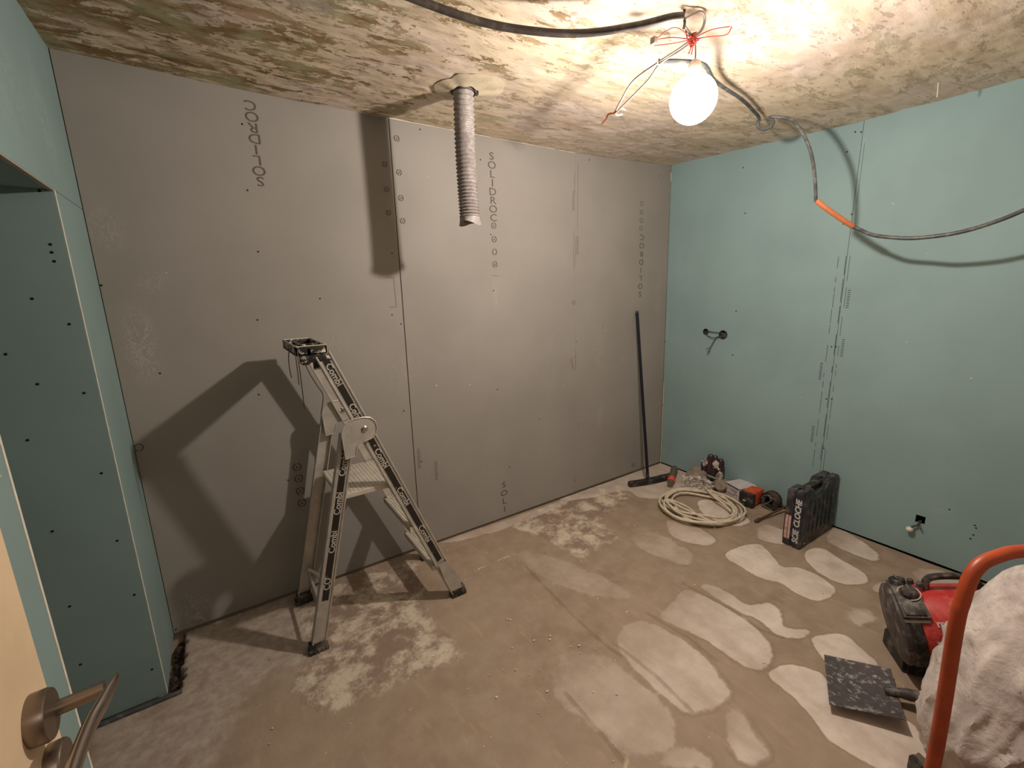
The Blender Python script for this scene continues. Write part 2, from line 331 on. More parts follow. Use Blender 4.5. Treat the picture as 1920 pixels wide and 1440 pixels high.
def make_floor():
    nx, ny = 420, 300
    X = np.linspace(-4.0, .04, nx); Y = np.linspace(-2.52, .04, ny); gx, gy = np.meshgrid(X, Y)
    gz = np.zeros_like(gx)
    for s_, a_ in ((1.3, .003), (4.1, .0015)):
        gz += a_*np.sin(gx*s_*3+gy*2.1*s_)*np.cos(gy*s_*4.3-gx*s_)
    edge = -3.318 + .006*np.sin(gy*60) + .004*np.sin(gy*143+1)
    gap = (gx < edge) & (gx > -3.40) & (gy > -.363)
    gz = np.where(gap, -.07, gz*np.clip((-gy)/.3, 0, 1))
    wall = (gy > -.004) | (gx > .0)
    gz = np.where(wall, -.03, gz)
    verts = np.stack([gx, gy, gz], -1).reshape(-1, 3)
    i = np.arange(ny-1)[:, None]*nx+np.arange(nx-1)[None]; faces = np.stack([i, i+1, i+nx+1, i+nx], -1).reshape(-1, 4)
    me = bpy.data.meshes.new('floor'); me.from_pydata(verts.tolist(), [], faces.tolist())
    fx, fy = gx.ravel(), gy.ravel(); n = len(fx)
    val = np.full(n, -3.); stg = np.zeros(n)
    for poly, soft, st in PATCH:
        v = np.clip(sdist(fx, fy, rounded(poly))/soft, -3, 3); better = v > val; yy_ = [q[1] for q in poly]; t_ = np.clip((max(yy_)-fy)/(max(yy_)-min(yy_)), 0, 1)
        st = st*(.35+.65*np.clip(t_*1.7, 0, 1)) if soft >= .018 else np.full(n, st)
        stg = np.where(better, st, stg); val = np.maximum(val, v)
    groove = np.clip(np.min([ldist(fx, fy, l) for l in GROOVES], 0)/.013, 0, 3); crack = np.clip(np.min([ldist(fx, fy, l) for l in CRACKS], 0)/.02, 0, 3)
    for nm, a in (('groove', groove), ('crack', crack), ('patch', val), ('strength', stg), ('mottle', np.clip(np.max([sdist(fx, fy, p) for p in MOTTLE], 0)/.05, -3, 3)),
                  ('pale', np.clip(np.max([sdist(fx, fy, p) for p in PALE], 0)/.07, -3, 3))):
        at = me.attributes.new(nm, 'FLOAT', 'POINT'); at.data.foreach_set('value', a.astype(np.float32))
    b = NB('patchy_damp_screed'); co = b.coord()
    big = b.noise(co, 1.6, 4, .5); mid = b.noise(co, 9, 6, .62); fine = b.noise(co, 60, 5, .65); speck = b.noise(co, 38, 3, .6)
    base = b.mix(b.ramp(big, .35, .65), srgb(144, 124, 108), srgb(157, 138, 121))
    base = b.mix(b.ramp(mid, .3, .75), base, srgb(166, 148, 130))
    streak = b.noise(b.coord(scale=(5, 1.2, 1), rot=(0, 0, .5)), 5, 5, .6)
    base = b.mix(b.ramp(streak, .55, .72, 0, .45), base, srgb(185, 160, 132))
    # pale zone on the left, dusty and pinkish grey
    pl = b.ramp(b.math('ADD', b.attr('pale'), b.math('MULTIPLY', b.math('SUBTRACT', mid, .5), 5.)), -.7, .9)
    palec = b.mix(b.ramp(b.noise(co, 22, 6, .65), .3, .7), srgb(158, 142, 131), srgb(190, 177, 166))
    base = b.mix(b.math('MULTIPLY', pl, .85), base, palec)
    # mottled rough zones: white lime over brown
    mz = b.ramp(b.math('ADD', b.attr('mottle'), b.math('MULTIPLY', b.math('SUBTRACT', mid, .5), 4.)), -.4, .6)
    blot = b.noise(co, 5.5, 13, .76, .15)
    mcol = b.mix(b.ramp(blot, .44, .59), srgb(146, 124, 112), srgb(214, 201, 182))
    base = b.mix(b.math('MULTIPLY', mz, .9), base, mcol)
    # dry patches with a crisp ragged edge
    pv = b.math('ADD', b.attr('patch'), b.math('ADD', b.math('MULTIPLY', b.math('SUBTRACT', b.noise(co, 12, 8, .65), .5), 2.4), b.math('MULTIPLY', b.math('SUBTRACT', b.noise(co, 3.5, 3, .5), .5), 1.4)))
    pf = b.math('MULTIPLY', b.ramp(pv, -.25, .25), b.ramp(b.noise(b.coord(scale=(1.5, .7, 1)), 4.5, 5, .6), .3, .52, .62, 1))
    pcol = b.mix(b.ramp(mid, .3, .7), srgb(206, 191, 180), srgb(226, 213, 204))
    base = b.mix(b.math('MULTIPLY', pf, b.attr('strength')), base, pcol)
    rim = b.ramp(b.math('ABSOLUTE', b.math('ADD', pv, .55)), .0, .35, 1, 0)
    gr = b.ramp(b.math('ADD', b.attr('groove'), b.math('MULTIPLY', b.math('SUBTRACT', mid, .5), 1.5)), .9, .2)
    base = b.mix(b.math('MULTIPLY', gr, .4), base, srgb(122, 100, 84))
    ck = b.ramp(b.math('ADD', b.attr('crack'), b.math('MULTIPLY', b.math('ABSOLUTE', b.math('SUBTRACT', blot, .5)), 6.)), .55, .2)
    base = b.mix(b.math('MULTIPLY', ck, .7), base, srgb(212, 194, 168))
    base = b.mix(b.math('MULTIPLY', b.math('MULTIPLY', rim, b.ramp(b.attr('strength'), .3, .8)), .25), base, srgb(118, 96, 80))
    base = b.mix(b.math('MULTIPLY', b.ramp(speck, .72, .78), .6), base, srgb(216, 198, 172))
    base = b.mix(b.math('MULTIPLY', b.ramp(b.noise(co, 30, 2, .5), .24, .2), .6), base, srgb(96, 78, 64))
    h = b.math('ADD', b.math('MULTIPLY', mid, .5), b.math('ADD', b.math('MULTIPLY', fine, .22), b.math('MULTIPLY', pf, .25)))
    h = b.math('SUBTRACT', b.math('ADD', h, b.math('MULTIPLY', b.math('MULTIPLY', blot, mz), 1.2)), b.math('MULTIPLY', gr, .5))
    b.bump(h, .55, .012)
    b.fin(base, b.mix(pf, (.62,)*3+(1,), (.9,)*3+(1,)), 0, .25)
    me.materials.append(b.m); me.polygons.foreach_set('use_smooth', [True]*len(me.polygons))
    o = bpy.data.objects.new('floor', me); COL.objects.link(o); return struct(o)
floor = make_floor()

def make_ceiling():
    nx, ny = 300, 220
    X = np.linspace(-4.0, .2, nx); Y = np.linspace(-2.6, .12, ny); V = []
    for y in Y:
        for x in X:
            r = noise.fractal(Vector((x*4, y*9, 0)), 1, 2, 5)*.0035 + noise.fractal(Vector((x*14, y*30, 5)), 1, 2, 3)*.0018
            V.append((x, y, ceil_z(x, y)+r))
    i = np.arange(ny-1)[:, None]*nx+np.arange(nx-1)[None]; faces = np.stack([i, i+nx, i+nx+1, i+1], -1).reshape(-1, 4)
    me = bpy.data.meshes.new('ceiling'); me.from_pydata(V, [], faces.tolist())
    b = NB('scraped_old_ceiling_paint'); co = b.coord(scale=(1, 2.1, 1)); iso = b.coord()
    pos = b.new('ShaderNodeNewGeometry').outputs['Position']; s = b.new('ShaderNodeSeparateXYZ'); b.link(pos, s.inputs[0])
    left = b.ramp(s.outputs[0], -1.8, -3.2)          # more old paint is scraped off towards the left wall
    st = b.coord(scale=(.8, 2.6, 1)); reg = b.noise(iso, 1.4, 3, .5); reg2 = b.noise(b.coord(scale=(1, 1.7, 1)), 3.1, 4, .6)
    flake = b.noise(st, 6.5, 12, .68, .25); flake2 = b.noise(st, 17, 9, .7, .15); fleck = b.noise(b.coord(scale=(1, 1.5, 1)), 11, 10, .72, .2)
    und = b.mix(b.ramp(b.noise(st, 3.5, 6, .6), .4, .6), srgb(140, 114, 78), srgb(178, 154, 120))
    und = b.mix(b.ramp(reg2, .52, .60, 0, .55), und, srgb(178, 180, 146))
    und = b.mix(b.ramp(b.noise(st, 4.2, 7, .62), .56, .60, 0, .6), und, srgb(196, 166, 150))
    und = b.mix(b.math('MULTIPLY', b.ramp(b.noise(iso, 1.9, 7, .65), .57, .61), left), und, srgb(190, 184, 172))
    crm = b.mix(b.ramp(reg, .4, .62), srgb(234, 217, 192), srgb(226, 209, 198))
    crm = b.mix(b.ramp(b.noise(st, 4, 8, .62), .45, .62, 0, .6), crm, srgb(206, 184, 158))
    th = b.math('ADD', b.math('MULTIPLY', left, .075), b.math('ADD', .41, b.math('MULTIPLY', b.math('SUBTRACT', reg2, .5), .35)))
    f1 = b.ramp(b.math('SUBTRACT', flake, th), -.004, .006)
    f2 = b.ramp(b.math('SUBTRACT', fleck, b.math('ADD', th, -.01)), -.005, .008)
    f3 = b.ramp(b.math('SUBTRACT', flake2, th), -.01, .015, .6, 1)
    f = b.math('MULTIPLY', b.math('MULTIPLY', f1, f2), f3)
    con = b.ramp(s.outputs[0], -1.45, -2.2, .55, 0)
    c = b.mix(b.math('MULTIPLY', f, .92), b.mix(con, und, crm), crm)
    dk = b.ramp(b.noise(st, 10, 10, .74, .3), .395, .38)
    c = b.mix(b.math('MULTIPLY', dk, b.ramp(left, 0, 1, .25, .75)), c, srgb(104, 78, 50))
    sc = b.ramp(b.noise(b.coord(scale=(.35, 5, 1)), 9, 6, .6), .62, .70)
    c = b.mix(b.math('MULTIPLY', sc, .3), c, srgb(232, 216, 196))
    h = b.math('ADD', b.math('MULTIPLY', f1, .45), b.math('ADD', b.math('MULTIPLY', f2, .25), b.math('MULTIPLY', flake2, .5)))
    h = b.math('SUBTRACT', h, b.math('MULTIPLY', dk, .5))
    b.bump(h, .75, .006)
    b.fin(c, .88, 0, .2); me.materials.append(b.m); me.polygons.foreach_set('use_smooth', [True]*len(me.polygons))
    o = bpy.data.objects.new('ceiling', me); COL.objects.link(o); return struct(o)
ceiling = make_ceiling()

# walls: a backing slab each, with the plasterboard sheets as parts
def slab(name, a, b, mat): return struct(MB().box(a, b).build(name, mat, None, 0))
wall_back = slab('wall_back', (-3.5, .02, -.08), (.12, .1, 2.42), M['hall'])
wall_right = slab('wall_right', (.05, YF, -.08), (.12, .02, 2.42), M['void'])
def sheet(name, p0, p1, th, mat, parent, fn=None):
    """a sheet standing between two floor points with its face on that line, thickness away from the room"""
    mb = MB(); z0, z1 = .008, 2.38
    if fn: pts = fn(z0, z1, th)
    mb.hexa(pts)
    es = [e for e in mb.bm.edges]
    bmesh.ops.bevel(mb.bm, geom=es, offset=.0012, segments=1, affect='EDGES')
    return mb.build(name, mat, parent, 0)
xb = [-3.361, -2.1775, -.9765, -.002]
for k in range(3):
    off = (.0, -.003, .0)[k]; x0, x1 = xb[k]+.0015, xb[k+1]-.0015; zt = (2.38, 2.309, 2.38)[k]
    mb = MB(); mb.hexa([Vector(p) for p in ((x0, off, .006), (x1, off, .006), (x1, .0125, .006), (x0, .0125, .006), (x0, off, zt), (x1+(-.03 if k == 2 else 0), off, zt), (x1, .0125, zt), (x0, .0125, zt))])
    bmesh.ops.bevel(mb.bm, geom=mb.bm.edges[:], offset=.001, segments=1, affect='EDGES')
    mb.build('plasterboard_sheet', GREY, wall_back, 0)
MB().box((-2.176, -.004, 2.309), (-.98, .012, 2.315)).build('cut_edge', M['gypsum'], wall_back, 0)['label'] = 'white cut gypsum edge along the sheet top'
yb = [-.001, -1.19, -2.385, YF]
rsheets = []
for k in range(3):
    y0, y1 = yb[k]-.001, yb[k+1]+.001; mb = MB(); Z0, Z1 = .006, 2.40
    g = lambda y, z, d: Vector((right_x(y, z)+d, y, z))
    mb.hexa([g(y0, Z0, 0), g(y1, Z0, 0), g(y1, Z0, .0125), g(y0, Z0, .0125), g(y0, Z1, 0), g(y1, Z1, 0), g(y1, Z1, .0125), g(y0, Z1, .0125)])
    rsheets.append(mb.build('plasterboard_sheet', GREEN, wall_right, 0))
# holes cut for electrical boxes
def cut(o, cutter):
    m = o.modifiers.new('b', 'BOOLEAN'); m.operation = 'DIFFERENCE'; m.object = cutter; m.solver = 'EXACT'
    dg = bpy.context.evaluated_depsgraph_get(); dg.update(); me = bpy.data.meshes.new_from_object(o.evaluated_get(dg))
    o.modifiers.clear(); me.name = o.data.name; o.data = me; bpy.data.objects.remove(cutter)
for (y, z, r) in ((-.352, 1.139, .024), (-.487, 1.126, .033)):
    cut(rsheets[0], MB().lathe([(r, -.1), (r, .03)], frame((0, y, z), (0, 1, 0), (0, 0, 1), (1, 0, 0)), 24).build('c', M['void']))
cut(rsheets[1], MB().box((-.1, -1.705, .195), (.03, -1.665, .24)).build('c', M['void']))

wl = thing('wall_left', '', '', (XL, -1.2, 0)); del wl['label'], wl['category']; wl['kind'] = 'structure'; wall_left = wl
def wbox(name, a, b, mat=GREEN_L, lab=None, bev=.001, parent=None):
    mb = MB(); mb.box(a, b); bmesh.ops.bevel(mb.bm, geom=mb.bm.edges[:], offset=bev, segments=1, affect='EDGES')
    o = mb.build(name, mat, parent or wall_left, 0)
    if lab: o['label'] = lab
    return o
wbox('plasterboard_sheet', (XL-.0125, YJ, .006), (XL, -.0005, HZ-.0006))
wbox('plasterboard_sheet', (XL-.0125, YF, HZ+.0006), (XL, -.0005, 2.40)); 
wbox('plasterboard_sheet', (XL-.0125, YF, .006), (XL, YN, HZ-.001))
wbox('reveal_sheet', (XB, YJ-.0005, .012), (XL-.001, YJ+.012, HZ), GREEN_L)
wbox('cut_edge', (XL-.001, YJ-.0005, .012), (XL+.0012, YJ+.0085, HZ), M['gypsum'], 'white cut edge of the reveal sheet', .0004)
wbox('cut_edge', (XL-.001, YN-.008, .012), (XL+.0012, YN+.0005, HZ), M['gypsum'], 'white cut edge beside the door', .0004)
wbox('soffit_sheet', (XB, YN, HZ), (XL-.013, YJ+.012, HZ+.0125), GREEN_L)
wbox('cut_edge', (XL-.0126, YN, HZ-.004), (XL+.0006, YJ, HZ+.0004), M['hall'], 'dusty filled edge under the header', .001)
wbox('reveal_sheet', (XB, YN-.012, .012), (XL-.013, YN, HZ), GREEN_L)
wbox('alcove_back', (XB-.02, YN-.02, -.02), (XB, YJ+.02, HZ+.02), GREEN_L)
wbox('sill_strip', (-3.9, YJ-.022, .001), (-3.315, YJ-.006, .014), M['dark_pipe'], 'dark grey strip along the foot of the reveal', .002)
slab('wall_front', (-2.35, YF-.1, -.02), (.12, YF, 2.42), M['hall'])
slab('wall_front', (-4.0, YF-.1, -.02), (-3.27, YF, 2.42), M['hall'])
slab('wall_front', (-3.28, YF-.1, 2.06), (-2.34, YF, 2.42), M['hall'])
hall = thing('wall_hall', '', '', (-2.8, -3.6, 0)); del hall['label'], hall['category']; hall['kind'] = 'structure'
for nm, a, b_ in (('hall_side', (-3.8, -4.4, 0), (-3.75, YF-.1, 2.42)), ('hall_side', (-1.9, -4.4, 0), (-1.85, YF-.1, 2.42)),
                  ('hall_end', (-3.8, -4.45, 0), (-1.85, -4.4, 2.42)), ('hall_ceiling', (-3.8, -4.45, 2.32), (-1.85, YF-.1, 2.42)), ('hall_floor', (-3.8, -4.45, -.05), (-1.85, YF, 0))):
    MB().box(a, b_).build(nm, M['hall'], hall, 0)
struct(MB().box((-4.0, -2.6, -.12), (.12, .1, -.09)).build('floor_sub', M['debris'], None, 0))

# screw heads: specks of a few pixels, one joined part per wall
mb = MB()
for (x, z) in [(-3.363, 2.092), (-2.808, 2.184), (-2.822, 1.926), (-2.814, 1.675), (-2.854, 1.381), (-2.892, 1.043), (-2.194, 1.321), (-2.216, 0.848), (-2.213, 1.68), (-2.019, 2.285), (-2.239, 1.371), (-1.621, 1.795), (-1.615, 1.479), (-1.673, 2.186), (-1.611, 0.879), (-1.292, 0.63), (-0.934, 0.523), (-0.711, 1.196), (-0.732, 0.967), (-0.963, 1.122), (-3.354, 1.541), (-3.363, 1.826), (-3.39, 0.492), (-3.35, 0.025), (-2.822, 0.604), (-2.582, 1.465), (-3.231, 1.186), (-0.967, 0.1), (-1.537, 0.349), (-2.136, 0.533), (-0.858, 2.286), (-0.172, 2.262)]:
    mb.lathe([(.0038, 0), (.003, .0008)], frame((x, -.0042 if -2.17 < x < -.98 else -.001, z), (1, 0, 0), (0, 0, 1), (0, -1, 0)), 8)
mb.build('screw_heads', M['screw'], wall_back, 0, 'stuff')
mb = MB()
for (y, z) in [(-0.549, 2.217), (-1.155, 2.266), (-1.182, 2.258), (-1.358, 2.315), (-1.596, 2.31), (-1.769, 2.168), (-1.774, 1.882), (-1.774, 1.576), (-1.186, 1.843), (-1.153, 1.796), (-1.128, 2.174), (-1.783, 1.214), (-1.169, 1.106), (-1.191, 1.108), (-0.573, 1.298), (-0.571, 0.993), (-1.176, 0.789), (-1.204, 0.794), (-1.79, 0.876), (-1.794, 0.567), (-1.195, 0.481), (-1.787, 0.321), (-1.887, 0.277), (-1.889, 0.225), (-1.882, 0.201), (-1.893, 0.265), (0.025, 1.604), (-0.007, 1.039), (0.004, 0.775), (-0.011, 0.507), (0.007, 1.294), (-0.585, 1.933)]:
    mb.lathe([(.0042, 0), (.0035, .0008)], frame((right_x(y, z)-.0005, y, z), (0, 1, 0), (0, 0, 1), (-1, 0, 0)), 8)
mb.build('screw_heads', M['screw'], wall_right, 0, 'stuff')
mb = MB()
for (x, z) in [(-3.393, 1.806), (-3.396, 1.655), (-3.397, 1.632), (-3.396, 1.606), (-3.395, 1.417), (-3.547, 1.338), (-3.398, 1.197), (-3.549, 1.07), (-3.401, 0.922), (-3.548, 0.759), (-3.401, 0.672), (-3.554, 0.483), (-3.389, 0.454), (-3.565, 0.258), (-3.388, 0.137), (-3.463, 1.497), (-3.497, 1.24)]:
    mb.lathe([(.0042, 0), (.0035, .0008)], frame((x, YJ-.001, z), (1, 0, 0), (0, 0, 1), (0, -1, 0)), 8)
mb.build('screw_heads', M['screw'], wall_left, 0, 'stuff')

# printed marks on the sheets
def gmtx(x, z, flip=False, s=1):   # lies on the grey wall
    a = -1 if flip else 1; yy = -.0045 if -2.17 < x < -.98 else -.0012
    return frame((x, yy, z), (a, 0, 0), (0, 0, a), (0, -1, 0))
def column_text(word, x, z0, step, size, flip=False, parent=wall_back, bold=.0):
    for k, ch in enumerate(word):
        if ch != ' ': text(ch, 'printed_letter', gmtx(x, z0-step*k, flip), size, M['black_print'], parent, .0002, bold=bold, sx=1.25)
column_text('SOLIDROC', -1.6, 2.212, .0465, .056)
column_text('CORDILOS', -2.768, 2.262, .042, .055, True)
column_text('CORDILOS', -.33, 1.83, .058, .055, True)
column_text('SOLI', -1.585, .235, .058, .055)
def ring_mark(x, z, r, inner=True, parent=wall_back):
    mb = MB(); m = gmtx(x, z)
    for a, bb in ((r, r*.72),):
        n = 18
        for k in range(n):
            if k in (4, 13): continue
            t0, t1 = 2*PI*k/n, 2*PI*(k+1)/n
            mb._add([m @ Vector((q*math.cos(t), q*1.05*math.sin(t), .0002)) for q, t in ((a, t0), (a, t1), (bb, t1), (bb, t0))], [(0, 1, 2, 3)])
    if inner:
        mb._add([m @ Vector(p) for p in ((-r*.3, -r*.3, .0002), (r*.3, -r*.3, .0002), (0, r*.4, .0002))], [(0, 1, 2)])
    mb.build('printed_mark', M['black_print'], parent, 0)
for z, i in ((1.845, 1), (1.77, 1), (1.70, 0), (1.63, 1)): ring_mark(-1.6, z, .017, i)
for z in (2.225, 2.07, 1.95, 1.84): ring_mark(-2.145, z, .014)
for z in (2.10, 1.985, 1.875): ring_mark(-2.215, z, .013)
for z in (2.06, 2.0, 1.945, 1.89): ring_mark(-.345, z, .016, False)
for z in (.66, .6, .535, .47): ring_mark(-2.775, z, .02)
ring_mark(-3.345, .89, .016, False); ring_mark(-.99, 1.385, .013, False); ring_mark(-.34, .06, .016)
# small print, pencil lines and tape edges on the grey wall
mb = MB()
def bar(mb, x0, z0, x1, z1, w=.0015):
    d = Vector((x1-x0, 0, z1-z0)); L = d.length; d /= L; nrm = Vector((d.z, 0, -d.x))*w/2
    yy = -.0042 if -2.17 < (x0+x1)/2 < -.98 else -.0012
    mb._add([Vector((x0, yy, z0))+nrm, Vector((x0, yy, z0))-nrm, Vector((x1, yy, z1))-nrm, Vector((x1, yy, z1))+nrm], [(0, 1, 2, 3)])
for a in ((-2.255, 1.56, -2.215, 1.56), (-2.215, 1.56, -2.212, 1.41), (-2.212, 1.41, -2.25, 1.41), (-1.625, 1.565, -1.575, 1.565), (-.985, 2.2, -.985, 2.07), (-.955, 2.25, -.957, 1.85), (-.99, 1.83, -.992, 1.6), (-.97, 1.8, -.972, 1.62)): bar(mb, *a)
mb.build('printed_lines', M['black_print'], wall_back, 0)
mb = MB(); rs = random.Random(3)
for x, z in ((-.995, 2.02), (-.955, 1.75), (-2.15, .55), (-2.05, .45)):      # small print too fine to read
    for k in range(11): bar(mb, x-.007-rs.random()*.003, z+.06-k*.011, x+.006+rs.random()*.003, z+.06-k*.011, .003)
mb.build('small_print', M['black_print'], wall_back, 0, 'stuff')
mb = MB(); bar(mb, -.98, 1.02, -1.02, 1.0, .002); bar(mb, -1.02, 1.0, -.99, .93, .002); bar(mb, -.99, .93, -1.0, 1.0, .002); bar(mb, -.965, 1.06, -.965, .92, .002)
mb.build('pencil_mark', M['red_line'], wall_back, 0)
# right wall: two lines of small print along the joint
mb = MB()
def rb(mb, y, z0, z1, w): mb._add([Vector((right_x(y, z)-.0006, y+s*w/2, z)) for z, s in ((z0, -1), (z0, 1), (z1, 1), (z1, -1))], [(0, 1, 2, 3)])
for y in (-1.148, -1.186, -1.205):
    z = 1.62
    while z > .38:
        L = random.uniform(.02, .16); rb(mb, y+random.uniform(-.001, .001), z-L, z, .0022 if y != -1.186 else .003); z -= L+random.uniform(.004, .07)
rb(mb, -1.205, 1.9, 2.2, .0015)
mb.build('printed_lines', M['green_ink'], wall_right, 0)
mb = MB()
for y, z in ((-1.222, 1.38), (-1.128, .95), (-1.225, 1.1), (-1.125, .55)):
    for k in range(9): mb._add([Vector((right_x(y, z)-.0008, y+a, z+.05-k*.012+b_)) for a, b_ in ((-.007, 0), (.007, 0), (.007, .004), (-.007, .004))], [(0, 1, 2, 3)])
mb.build('small_print', M['green_ink'], wall_right, 0, 'stuff')
# white tape glimpsed in the corner
MB().box((-.034, -.004, 2.24), (-.026, .0, 2.30)).build('corner_tape', M['gypsum'], wall_back, 0)
MB().tube(crom([(-.004, -.006, .0), (-.004, -.006, .06), (-.006, -.006, .3), (-.01, -.006, .7)], 4), .0022, 5).build('corner_filler', M['putty'], wall_back)

# rubble in the gap at the foot of the left wall, irregular slab edge
mb = MB()
for k in range(60): mb.ball((-3.34+random.uniform(-.018, .02), -random.uniform(.01, .36), -.06+random.uniform(0, .02)), random.uniform(.006, .016), 1, (1, 1, .8), .5, k)
mb.build('gap_rubble', M['debris'], floor, 0, 'stuff')
mb = MB()
for k in range(170):
    x, y = random.uniform(-3.2, -.5), random.uniform(-2.2, -.1)
    if k % 3 == 0: x, y = random.gauss(-2.1, .35), random.gauss(-1.1, .4)
    if k % 7 == 0: x, y = random.uniform(-3.25, -2.3), random.uniform(-.06, -.02)
    if -1.7 < x and y < -1.6: continue
    if y > -.015: continue
    r = random.choice([.002, .0025, .0025, .003, .0045]); mb.ball((x, y, r*.5), r, 1, (1.4, 1, .6), .5, k)
mb.build('plaster_crumbs', M['crumb'], floor, 0, 'stuff')

# filler ring round the duct hole
mb = MB(); c0 = Vector((-2.015, -.475, ceil_z(-2.0, -.47))); n = 40; inner = []; mid_ = []; outer = []
for k in range(n):
    t = 2*PI*k/n; ra = .052; rb_ = .125*(1+.25*noise.noise(Vector((math.cos(t)*2, math.sin(t)*2, 4))))+.045*max(0, math.cos(t+.9))
    d = Vector((math.cos(t), math.sin(t), 0))
    inner.append(mb.bm.verts.new(c0+d*ra+Vector((0, 0, .01)))); mid_.append(mb.bm.verts.new(c0+d*(ra+.008)+Vector((0, 0, -.016+.003*math.sin(t*7)))))
    outer.append(mb.bm.verts.new(c0+d*rb_+Vector((0, 0, -.0045))))
for k in range(n):
    q = (k+1) % n
    mb.bm.faces.new([inner[k], inner[q], mid_[q], mid_[k]]); mb.bm.faces.new([mid_[k], mid_[q], outer[q], outer[k]])
mb.build('filler_ring', M['putty'], ceiling, 60)['label'] = 'pale filler plastered round the duct hole'
MB().lathe([(.051, -.006), (.0515, -.007)], Matrix.Translation(c0), 24).build('duct_shade_disc', M['void'], ceiling, 0)  # dark disc paints the shade of the hole above the duct
# paint curl hanging from the ceiling and a scraped hole
c1 = Vector((-.32, -1.56, 2.30)); mb = MB()
mb.prism([(0, 0), (.03, -.004), (.018, -.035), (.006, -.055)], frame(c1, (.9, -.3, 0), (0, 0, 1), (.3, .9, 0)), 0, .003)
mb.build('paint_flake', M['gypsum'], ceiling, 0)

# ------------------------------------------------------------------ flexible duct
dt = thing('flexible_duct', 'grey corrugated flexible duct hanging out of a plastered ceiling hole', 'duct', (-2.015, -.47, 1.79))
prof = []; L = .535; z = 0; k = 0
while z < L:
    u = z/L; pitch = .0125 + .009*u   # turns are packed near the lower end and stretched above
    for q in range(4):
        zz = z + pitch*q/4; prof.append((.0385+.0075*(.5-.5*math.cos(2*PI*q/4)) - .0015*u, 1.8+zz))
    z += pitch
ax = []
base = Vector((-2.012, -.47, 0))
mb = MB(); n = 32; rings = []
for r, zc in prof:
    off = Vector((-.006*math.sin((zc-1.8)*4), .004*math.sin((zc-1.8)*7), 0))
    rings.append([mb.bm.verts.new(base+off+Vector((r*math.cos(2*PI*j/n), r*math.sin(2*PI*j/n), zc))) for j in range(n)])
for a, b_ in zip(rings, rings[1:]):
    for j in range(n): mb.bm.faces.new([a[j], a[(j+1) % n], b_[(j+1) % n], b_[j]])
mb.build('corrugated_hose', M['duct'], dt, 80)
mb = MB(); n = 32; rr = []
for zc, r, w in ((1.812, .041, 0), (1.80, .044, 0), (1.79, .045, .004), (1.775, .048, .009), (1.779, .043, .009), (1.80, .038, 0)):
    rr.append([mb.bm.verts.new(base+Vector(((r+w*.8*math.cos(3*t))*math.cos(t), (r+w*.5*math.sin(2*t))*math.sin(t), zc+w*.9*math.sin(2*t+.5)))) for t in [2*PI*j/n for j in range(n)]])
for a, b_ in zip(rr, rr[1:]):
    for j in range(n): mb.bm.faces.new([a[j], a[(j+1) % n], b_[(j+1) % n], b_[j]])
mb.build('cut_cuff', M['duct'], dt, 60)['label'] = 'smooth ragged cut cuff at the lower end'
MB().lathe([(.037, 1.79), (.037, 1.80)], Matrix.Translation(base), 20).build('inside_shade_disc', M['void'], dt, 0)  # dark disc paints the shade inside the hose
mb = MB(); mb.tube([base+Vector((.049*math.cos(t), .049*math.sin(t), ceil_z(-2, -.47)-.012)) for t in [2*PI*k/24 for k in range(25)]], .005, 6)
mb.build('top_collar', M['conduit'], dt)

# ------------------------------------------------------------------ bulb
lb = thing('light_bulb', 'lit bare bulb hanging from the wires at the ceiling', 'bulb', BULB)
R_ = .074  # globe made larger than the bulb, to the width of its glare
prof = [(R_*math.sin(PI*k/20), -R_*math.cos(PI*k/20)) for k in range(1, 18)] + [(.022, R_*.98)]
MB().lathe(prof, Matrix.Translation(BULB), 28).build('glare_globe', M['bulb'], lb, 80)
MB().lathe([(.019, .070), (.021, .076), (.021, .10), (.015, .11), (.006, .117)], Matrix.Translation(BULB), 16).build('socket', M['white_plastic'], lb)
MB().tube(crom([BULB+Vector((0, 0, .11)), BULB+Vector((.002, .002, .14)), (-1.628, -1.296, 2.268)], 4), .0025, 6).build('pendant_wire', M['light_cable'], lb)

# ------------------------------------------------------------------ cables at the ceiling
single(MB().tube(crom([(-2.75, -1.12, 2.295), (-2.6, -1.02, 2.275), (-2.492, -1.02, 2.258), (-2.27, -1.047, 2.24), (-2.1, -1.10, 2.235), (-1.964, -1.161, 2.24), (-1.85, -1.255, 2.248), (-1.785, -1.318, 2.258), (-1.748, -1.338, 2.263)], 8), .0108, 14),
       'electrical_conduit', M['conduit'], 'thick dark conduit sagging across the ceiling towards the bulb', 'conduit')
wb = thing('wire_bundle', 'tangle of red wires knotted on a ceiling hook above the bulb', 'wire', (-1.65, -1.30, 2.2))
MB().tube(crom([(-1.69, -1.30, 2.315), (-1.695, -1.30, 2.29), (-1.70, -1.31, 2.275), (-1.69, -1.30, 2.262)], 5), .004, 6).build('ceiling_hook', M['conduit'], wb)
MB().tube(crom([(-1.70, -1.31, 2.282), (-1.66, -1.335, 2.30), (-1.63, -1.33, 2.29), (-1.625, -1.315, 2.265), (-1.648, -1.30, 2.255), (-1.69, -1.302, 2.268)], 6), .004, 6).build('cord_loop', M['light_cable'], wb)
K = Vector((-1.648, -1.302, 2.243))
mb = MB()
for k in range(9):
    P = [K+Vector((random.gauss(0, .011), random.gauss(0, .011), random.gauss(0, .009))) for _ in range(5)]
    mb.tube(crom(P, 5), .0022, 5)
mb.build('red_knot', M['red_wire'], wb)
mb = MB()
